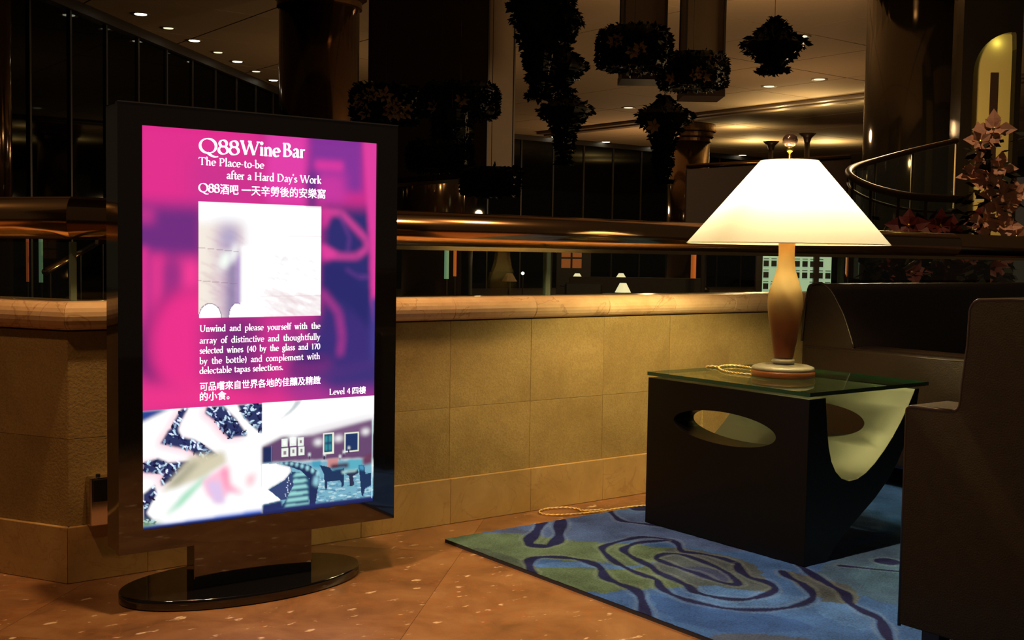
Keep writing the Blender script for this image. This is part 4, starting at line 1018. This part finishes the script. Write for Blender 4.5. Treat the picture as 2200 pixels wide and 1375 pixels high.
# ==================================================================== ARMCHAIR in front
ch_ = empty('armchair', (2.65, 1.25, RH), 0, 'dark brown leather armchair with piped edges at the right front, seen from its side', 'armchair')
AX0, AX1 = 2.300, 3.02
sil = [(1.522, .075), (1.522, .545)]
def arc2(cy, cz, r, a0, a1, n=6): return [(cy+r*math.cos(math.radians(a0+(a1-a0)*i/n)), cz+r*math.sin(math.radians(a0+(a1-a0)*i/n))) for i in range(n+1)]
sil = [(1.522, .075)] + arc2(1.505, .571, .017, 0, 90, 5) + [(1.46, .588)] + [(1.405, .590)] + arc2(1.405, .608, .018, 270, 180, 4) + [(1.384, .65), (1.374, .74)] + arc2(1.345, .822-.010, .027, 5, 90, 6) + [(1.28, .8435), (1.10, .846)] + arc2(1.06, .80, .045, 90, 180, 5) + [(1.012, .6), (1.03, .075)]
for a, b, s in ((AX0, AX0+.15, 1), (AX1-.15, AX1, -1)):
    bm = B(); prism(bm, sil, 0, a, b); o = mk('side_panel', bm, M['leather2'], ch_, bevel=.012, seg=3)
    xo = a+.003 if s == 1 else b-.003
    ins = [(max(1.02, min(1.519, y)), min(z, .843)-.004) for y, z in sil[:-1]]
    bm = B(); tube(bm, [(xo, y, z) for y, z in ins], .0042, 8); mk('piping', bm, M['piping'], ch_, smooth=True)
bm = B(); prism(bm, [(1.372, .42), (1.372, .74)] + arc2(1.342, .812, .028, 5, 90, 6) + [(1.1, .842), (1.04, .80), (1.02, .42)], 0, AX0+.15, AX1-.15); mk('backrest', bm, M['leather2'], ch_, bevel=.01, seg=3)
mk('seat_frame', bx(AX0+.15, AX1-.15, 1.04, 1.50, .075, .26), M['leather2'], ch_, bevel=.012, seg=3)
mk('seat_cushion', bx(AX0+.152, AX1-.152, 1.375, 1.53, .262, .42), M['leather2'], ch_, bevel=.03, seg=4)
for x in (AX0+.06, AX1-.06):
    for y in (1.08, 1.46): mk('foot', bx(x-.022, x+.022, y-.022, y+.022, .0135, .076), M['wood'], ch_)

# ==================================================================== BEYOND THE RAIL
LF = -.452
# poinsettia column
plant = empty('poinsettia_tree', (6.8, 3.95, LF), 0, 'tall arrangement of pale pink poinsettias beyond the rail at the right edge', 'plant')
mk('pot', lathe(B(), [(.13, 0), (.17, .25), (.18, .28), (.15, .28), (.14, .22)], 28, (6.8, 3.95, LF)), M['wood'], plant)
mk('stem', tube(B(), [(6.8, 3.95, LF+.2), (6.82, 3.95, .6), (6.78, 3.97, 1.75)], .02, 8), M['leaf'], plant)
petal_me = None
def petal_mesh():
    bm = B(); v = [bm.verts.new(p) for p in ((0, 0, 0), (.5, .33, .05), (1, 0, -.08), (.5, -.33, .05), (.55, 0, -.02))]
    for f in ((0, 4, 1), (1, 4, 2), (2, 4, 3), (3, 4, 0)): bm.faces.new([v[i] for i in f])
    me = bpy.data.meshes.new('petal'); bm.to_mesh(me); bm.free(); return me
camv = Vector((0, 0, .92))
def flower(parent, loc, size, mat, ml={}):
    rr = R
    if mat.name not in ml: ml[mat.name] = petal_mesh(); ml[mat.name].materials.append(mat)
    c = lathe(B(), [(0, -.01), (.014, 0), (.01, .014), (0, .018)], 8); f = mk('flower', c, M['gold'], parent, True)
    n = (Vector((-.8, -.55, .35))+Vector((rr.uniform(-.5, .5), rr.uniform(-.5, .5), rr.uniform(-.3, .3)))).normalized()
    f.rotation_euler = n.to_track_quat('Z', 'Y').to_euler(); f.location = Vector(loc)-WL[parent.name]
    for k in range(8):
        p = bpy.data.objects.new('petal', ml[mat.name]); COL.objects.link(p); p.parent = f
        big = k % 2 == 0
        p.rotation_euler = (rr.uniform(-.3, .3), (-.15 if big else -.55)+rr.uniform(-.2, .2), k*PI/4+rr.uniform(-.15, .15)); q = size*(1 if big else .68)*rr.uniform(.85, 1.1); p.scale = (q, q, q)
    return f
for x, y, z in ((6.8, 3.94, 1.75), (6.73, 3.99, 1.67), (6.72, 3.99, 1.49), (6.82, 3.90, 1.50), (6.67, 4.0, 1.44), (6.77, 3.93, 1.40), (6.82, 3.90, 1.34), (6.90, 3.84, 1.34), (6.83, 3.88, 1.25), (6.74, 3.94, 1.17), (6.84, 3.86, 1.14), (6.9, 3.82, 1.07)):
    flower(plant, (x, y, z), .125, M['petal'])
bm = B()
for k in range(260):
    z = R.uniform(.2, 1.75); a = R.uniform(0, 6.28); r = R.uniform(.03, .16); c = Vector((6.81+r*math.cos(a), 3.95+r*math.sin(a), z)); d = Vector((math.cos(a), math.sin(a), R.uniform(-.7, .4))).normalized(); s = d.cross(Vector((R.uniform(-1, 1), 0, 1))).normalized(); l = R.uniform(.06, .12)
    v = [bm.verts.new(q) for q in (c, c+d*l*.5+s*l*.28, c+d*l, c+d*l*.5-s*l*.28)]; bm.faces.new(v)
tag(mk('foliage', bm, M['leaf'], plant), kind='stuff')
bush = empty('poinsettia_planter', (7.0, 4.55, LF), 0, 'low planter of dark red poinsettias beyond the rail, right of the lamp shade', 'plant')
mk('planter_box', bx(6.55, 7.55, 4.35, 4.8, LF, .55), M['wood'], bush, bevel=.02)
bm = B()
for k in range(700):
    c = Vector((R.uniform(6.5, 7.6), R.uniform(4.3, 4.85), .55+abs(R.gauss(0, .28))))
    if c.z > 1.2: continue
    d = Vector((R.uniform(-1, 1), R.uniform(-1, 1), R.uniform(-.3, .8))).normalized(); s = d.cross(Vector((0, .3, 1))).normalized(); l = R.uniform(.08, .14)
    v = [bm.verts.new(q) for q in (c, c+d*l*.5+s*l*.28, c+d*l, c+d*l*.5-s*l*.28)]; bm.faces.new(v)
tag(mk('foliage', bm, M['leaf'], bush), kind='stuff')
for k in range(16): flower(bush, (6.62+.058*k+R.uniform(-.05, .05), 4.62-.012*k-R.uniform(.1, .3), .95+R.uniform(-.2, .26)), .14, M['redpetal'])
flower(bush, (6.72, 4.5, 1.10), .12, M['petal'])

# curved stair rail
sr_ = empty('stair_rail', (9.3, 6.6, LF), 0, 'slim curving brass stair rail on glass in front of the dark column', 'handrail')
cp = smooth_pts([(11.94, 7.37, 2.28), (11.1, 7.37, 2.11), (10.34, 7.31, 1.95), (9.75, 7.12, 1.85), (9.27, 6.85, 1.76), (8.88, 6.51, 1.66), (8.58, 6.1, 1.55), (8.33, 5.65, 1.46), (8.25, 5.34, 1.42), (8.33, 5.02, 1.40)], 6)
mk('rail_tube', tube(B(), cp, .032, 12), M['stairbrass'], sr_, smooth=True)
mk('lower_rail', tube(B(), [p-Vector((0, 0, .11)) for p in cp[20:]], .012, 8), M['stairbrass'], sr_, smooth=True)
for i in range(0, len(cp)-6, 6):
    a, b = cp[i], cp[i+6]; bm = B(); ps = cp[i:i+7]
    up_ = [bm.verts.new((p.x, p.y, p.z-.03)) for p in ps]; dn = [bm.verts.new((p.x, p.y, p.z-.95)) for p in ps]
    for k in range(6): bm.faces.new((up_[k], up_[k+1], dn[k+1], dn[k]))
    o = mk('glass_panel', bm, M['glass'], sr_); s_ = o.modifiers.new('thick', 'SOLIDIFY'); s_.thickness = .01
    mk('post', tube(B(), [(a.x, a.y, LF), (a.x, a.y, a.z)], .014, 8), M['stairbrass'], sr_, smooth=True)

# brown partition, lounge wall, pedestals
pt = empty('partition_wall', (18.9, 16.0, LF), 0, 'plain brown partition wall behind the table lamp shade', 'partition')
a, b = Vector((17.52, 17.01, 0)), Vector((20.28, 14.93, 0)); d = (b-a).normalized(); n = Vector((-d.y, d.x, 0))*.15
bm = B(); v = []
for z, zb in ((1.35, 1.42), (2.74, 3.0)):
    for p, zz in ((a, z), (b, zb), (b+n, zb), (a+n, z)): v.append(bm.verts.new((p.x, p.y, zz)))
for f in ((0, 3, 2, 1), (4, 5, 6, 7), (0, 1, 5, 4), (1, 2, 6, 5), (2, 3, 7, 6), (3, 0, 4, 7)): bm.faces.new([v[i] for i in f])
mk('board', bm, M['brownwall'], pt, bevel=.01)
for q in (.12, .5, .88):
    c_ = a+(b-a)*q+n*.5; mk('leg', tube(B(), [(c_.x, c_.y, LF), (c_.x, c_.y, 1.5)], .05, 10), M['wood'], pt)
mk('top_rail', tube(B(), [a+n*.5+Vector((0, 0, 2.80)), b+n*.5+Vector((0, 0, 3.06))], .05, 10), M['capring'], pt, smooth=True)
lw = empty('bench_wall', (18.1, 18.9, LF), 0, 'low brown lounge seat back seen under the rail, behind the small lamps', 'seat back')
a, b = Vector((17.1, 19.67, 0)), Vector((19.22, 18.07, 0)); d = (b-a).normalized(); n = Vector((-d.y, d.x, 0))*.2
def slab(a, b, n, z0, z1):
    bm = B(); v = [bm.verts.new((p.x, p.y, z)) for z in (z0, z1) for p in (a, b, b+n, a+n)]
    for f in ((0, 3, 2, 1), (4, 5, 6, 7), (0, 1, 5, 4), (1, 2, 6, 5), (2, 3, 7, 6), (3, 0, 4, 7)): bm.faces.new([v[i] for i in f])
    return bm
mk('back', slab(a-d*.4, b, n, LF, .405), M['brownwall'], lw, bevel=.03); mk('seat', slab(a-d*.4, b, -n*3, LF, -.05), M['leather'], lw, bevel=.03)
a2, b2 = Vector((15.9, 19.0, 0)), Vector((16.55, 18.5, 0)); q = empty('lounge_settee', (16.2, 18.7, LF), 0, 'dark settee left of the small lamps under the rail', 'sofa')
mk('back', slab(a2, b2, n, LF, .30), M['leather'], q, bevel=.04); mk('seat', slab(a2, b2, -n*3, LF, -.05), M['leather'], q, bevel=.04)
# pedestal and little lounge tables with lamps
pe = empty('pedestal', (6.95, 9.93, LF), 0, 'plain brown pedestal seen through the glass just right of the sign', 'pedestal')
mk('shaft', lathe(B(), [(.115, .02), (.085, .3), (.062, .75), (.058, 1.2), (.062, 1.42)], 24, (6.95, 9.93, LF)), M['brownwall'], pe, smooth=True)
mk('foot', lathe(B(), [(.16, 0), (.16, .03), (.12, .06)], 24, (6.95, 9.93, LF)), M['wood'], pe)
def small_table(x, y, ztop, r, label, glass=True):
    e = empty('lounge_table', (x, y, LF), 0, label, 'table', 'small tables down in the lounge')
    mk('table_top', lathe(B(), [(0, ztop-.03), (r, ztop-.03), (r, ztop), (0, ztop)], 28, (x, y, 0)), M['greentop'] if glass else M['wood'], e)
    mk('leg', lathe(B(), [(.05, LF+.03), (.04, ztop-.03)], 14, (x, y, 0)), M['wood'], e); mk('foot', lathe(B(), [(.2, LF), (.2, LF+.02), (.05, LF+.04)], 20, (x, y, 0)), M['wood'], e)
def small_lamp(x, y, z, w_, h_, mat, label, dep):
    e = empty('lounge_light', (x, y, z), 0, label, 'table lamp', 'small lamps down in the lounge')
    mk('lamp_shade', lathe(B(), [(w_*.5, dep), (w_*.2, dep+h_)], 24, close=True), mat, e, True, smooth=False)
    mk('lamp_foot', lathe(B(), [(.07, 0), (.03, .03), (.02, dep)], 12), M['wood'], e, True)
small_table(15.12, 16.12, .165, .52, 'green glass topped table with a lit lamp, nearest in the lounge')
small_lamp(15.02, 16.2, .165, .31, .18, M['lampshade'], 'largest lit small lamp, standing on the green glass table', .03)
small_table(17.45, 20.4, .18, .4, 'table under the left lit lamp behind the brown seat back', False)
small_lamp(17.45, 20.4, .18, .27, .13, M['lampshade'], 'left of the two small lit lamps above the brown seat back', .155)
small_table(18.27, 19.78, .18, .4, 'table under the right lit lamp behind the brown seat back', False)
small_lamp(18.27, 19.78, .18, .27, .13, M['lampshade'], 'right of the two small lit lamps above the brown seat back', .175)
small_table(12.08, 15.95, .12, .4, 'dark table under the unlit lamp left of the glass joint', False)
small_lamp(12.08, 15.95, .12, .27, .14, M['greyshade'], 'unlit brown shaded small lamp left of the glass joint', .30)
small_table(13.94, 15.77, .13, .42, 'table with white papers left of the green glass table')
pa = mk('paper_stack', bx(-.17, .17, -.1, .1, 0, .03), M['paper']); pa.location = (13.9, 15.7, .131); pa.rotation_euler.z = -.5
tag(pa, 'loose stack of white papers on a lounge table', 'papers'); 
# torcheres
for x, y, z, l in ((26.84, 22.62, 4.36, 'left of the two tall uplighter lamps behind the lamp finial'), (26.08, 20.69, 4.40, 'right of the two tall uplighter lamps behind the lamp finial')):
    e = empty('uplighter', (x, y, LF), 0, l, 'floor lamp', 'tall uplighters')
    mk('pole', lathe(B(), [(.09, 0), (.075, z-LF-.2)], 14), M['wood'], e, True, smooth=True)
    mk('bowl', lathe(B(), [(.08, z-LF-.25), (.12, z-LF-.12), (.24, z-LF), (.22, z-LF), (.06, z-LF-.15)], 24, close=False), M['wood'], e, True, smooth=True)
    mk('base', lathe(B(), [(.25, 0), (.25, .04), (.09, .07)], 20), M['wood'], e, True)
    lamp_light('uplighter_bulb', 'SPOT', (x, y, z-.02), 60, (1, .72, .34), .1, (x, y, 9), 165, .5)
for x, y, z, e in ((27.55, 22.9, 5.0, 45), (27.6, 21.3, 5.0, 60), (27.75, 19.6, 5.0, 70), (30.9, 27.5, 4.9, 70), (35.1, 30.4, 4.8, 150), (37.2, 28.6, 4.8, 150)):
    lamp_light('added_ceiling_spot', 'SPOT', (x, y, z), e, (1, .76, .34), .05, (x, y, 9), 168, .4)  # added floating up-spots that make the bright ceiling patches, without fittings

# backlit lattice screen
la = empty('lattice_screen', (17.4, 13.95, LF), 0, 'backlit pale green lattice screen of dark squares behind the lamp body', 'screen')
a, b = Vector((16.86, 14.35, 0)), Vector((17.91, 13.55, 0)); d = (b-a).normalized(); L_ = (b-a).length; n = Vector((-d.y, d.x, 0))
mk('light_panel', slab(a, b, n*.05, .1, 1.05), M['lattice'], la)
for r_ in range(4):
    for c in range(9):
        if (r_+c*3) % 11 == 5: continue
        w_ = L_/9; p = a+d*(c*w_+w_*.22); z = .10+r_*.216
        mk('lattice_block', slab(p-n*.04, p+d*w_*.64-n*.04, n*.03, z, z+.108), M['latticebar'], la)
        mk('lattice_bar', slab(p-n*.04, p+d*w_*.64-n*.04, n*.03, z+.14, z+.152), M['latticebar'], la)
mk('side_post', slab(a-d*.12-n*.08, a-n*.08, n*.1, LF, 1.15), M['wood'], la); mk('side_post', slab(b-n*.08-d*.35, b-n*.08-d*.25, n*.1, LF, 1.15), M['wood'], la)

# emissive strips added for the reflections in polished columns; sparks
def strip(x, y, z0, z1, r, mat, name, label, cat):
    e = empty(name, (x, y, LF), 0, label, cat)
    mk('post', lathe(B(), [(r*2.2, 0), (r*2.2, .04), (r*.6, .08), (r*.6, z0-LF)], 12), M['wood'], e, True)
    mk('reflection_tube', lathe(B(), [(r, z0-LF), (r, z1-LF)], 12), mat, e, True); mk('added_strip_cap', lathe(B(), [(r*1.1, z1-LF), (r*1.1, z1-LF+.04), (0, z1-LF+.05)], 12), M['wood'], e, True)
strip(21.98, 21.01, .30, 1.05, .07, M['orange'], 'reflection_strip', 'orange glow strip for a column reflection under the left end of the lamp shade', 'lamp')
strip(12.46, 18.2, .45, 1.0, .03, M['orange'], 'reflection_strip', 'thin orange glow strip for a column reflection beside the brown pedestal', 'lamp')
strip(12.32, 18.28, .40, 1.0, .045, M['green'], 'reflection_strip', 'pale green glow strip for a column reflection, left of the thin orange one', 'lamp')
strip(3.13, 11.82, .55, 1.0, .02, M['dimgreen'], 'reflection_strip', 'pale green glow strip for a column base reflection at the left edge under the rail', 'lamp')
strip(3.06, 12.04, .55, 1.0, .014, M['dimred'], 'reflection_strip', 'thin red glow strip for a column base reflection at the left edge under the rail', 'lamp')
es = empty('ramp_rail', (3.6, 11.5, LF), 0, 'thin brass ramp rail sloping up behind the left glass panel', 'handrail')
ra, rb = Vector((2.64, 9.84, .70)), Vector((4.28, 13.48, 1.0))
mk('rail_tube', tube(B(), [ra, rb], .03, 10), M['brass'], es, smooth=True)
for q in (.05, .5, .95): c_ = ra+(rb-ra)*q; mk('post', tube(B(), [(c_.x, c_.y, LF), c_], .015, 8), M['wood'], es)
wp = empty('amber_window', (22.05, 26.0, LF), 0, 'dim amber lit display frame above the small lamps', 'display')
a, b = Vector((21.75, 26.23, 0)), Vector((22.4, 25.73, 0)); d = (b-a).normalized(); n = Vector((-d.y, d.x, 0))
mk('cabinet', slab(a-d*.1, b+d*.1, n*.3, LF, 1.3), M['wood'], wp)
for r_ in range(2):
    for c in range(2): p = a+d*(.33*c+.04); mk('lit_panel', slab(p-n*.03, p+d*.27-n*.03, n*.03, .5+.32*r_, .77+.32*r_), M['dimorange'], wp)
for k, (x, y, z, r, l) in enumerate(((6.13, 10.2, .66, .022, 'leftmost small white point lamp, beside the sign edge'), (6.9, 11.4, .68, .02, 'small white point lamp left of the unlit lamp'), (9.0, 11.6, .66, .022, 'small white point lamp under the unlit lamp'))):
    e = empty('point_lamp', (x, y, LF), 0, l, 'lamp', 'small point lamps on the lounge floor')
    mk('stem', lathe(B(), [(.05, 0), (.05, .02), (.008, .04), (.008, z-LF-.03)], 10), M['wood'], e, True); mk('globe', lathe(B(), [(0, z-LF-r), (r*.8, z-LF-r*.6), (r, z-LF), (r*.8, z-LF+r*.6), (0, z-LF+r)], 14), M['white'], e, True, smooth=True)

# arch niche, right edge: local x along the picture, y away from the camera
ar = empty('arched_niche', (14.18, 8.25, LF), -.651, 'dark pillar with an arched yellow lit niche at the right edge', 'pillar')
out = [(-.27, 1.2), (-.27, 3.37)] + [(-.27+.53*(1-math.cos(t)), 3.37+.55*math.sin(t)) for t in [PI/2*i/10 for i in range(1, 11)]] + [(.275, 3.9), (.285, 3.7), (.285, 1.2)]
fw_, fh = (-.42, .34), 5.94
Q = [(x, z-LF) for x, z in out]; ft = fh-.02; bm = B()
quad = lambda *p: bm.faces.new([bm.verts.new(q) for q in p])
for (x0, z0), (x1, z1) in zip(Q, Q[1:]):
    quad((x0, 0, z0), (x1, 0, z1), (x1, .13, z1), (x0, .13, z0))                       # reveal of the arch
    if x1 > x0+1e-4 and z1 > Q[1][1]-.01 and x1 < .2605: quad((x0, 0, z0), (x1, 0, z1), (x1, 0, ft), (x0, 0, ft))
box(bm, -.42, -.27, 0, .36, 0, ft); box(bm, .285, .36, 0, .36, 0, ft); quad((.26, 0, 3.92-LF), (.275, 0, 3.9-LF), (.275, 0, ft), (.26, 0, ft)); quad((.275, 0, 3.9-LF), (.285, 0, 3.7-LF), (.285, 0, ft), (.27, 0, ft))
box(bm, -.27, .285, 0, .36, 0, Q[0][1])
mk('pillar_face', bm, M['columndark'], ar, True)
mk('niche_back', bx(-.40, .32, .13, .22, 0, 4.6), M['niche'], ar, True)
mk('niche_slot', bx(.01, .11, .118, .135, 2.3, 3.86), M['wood'], ar, True)
lamp_light('niche_lamp', 'POINT', (14.18+.04+.06, 8.25+.05-.05, 3.80), .6, (1, .85, .3), .03)
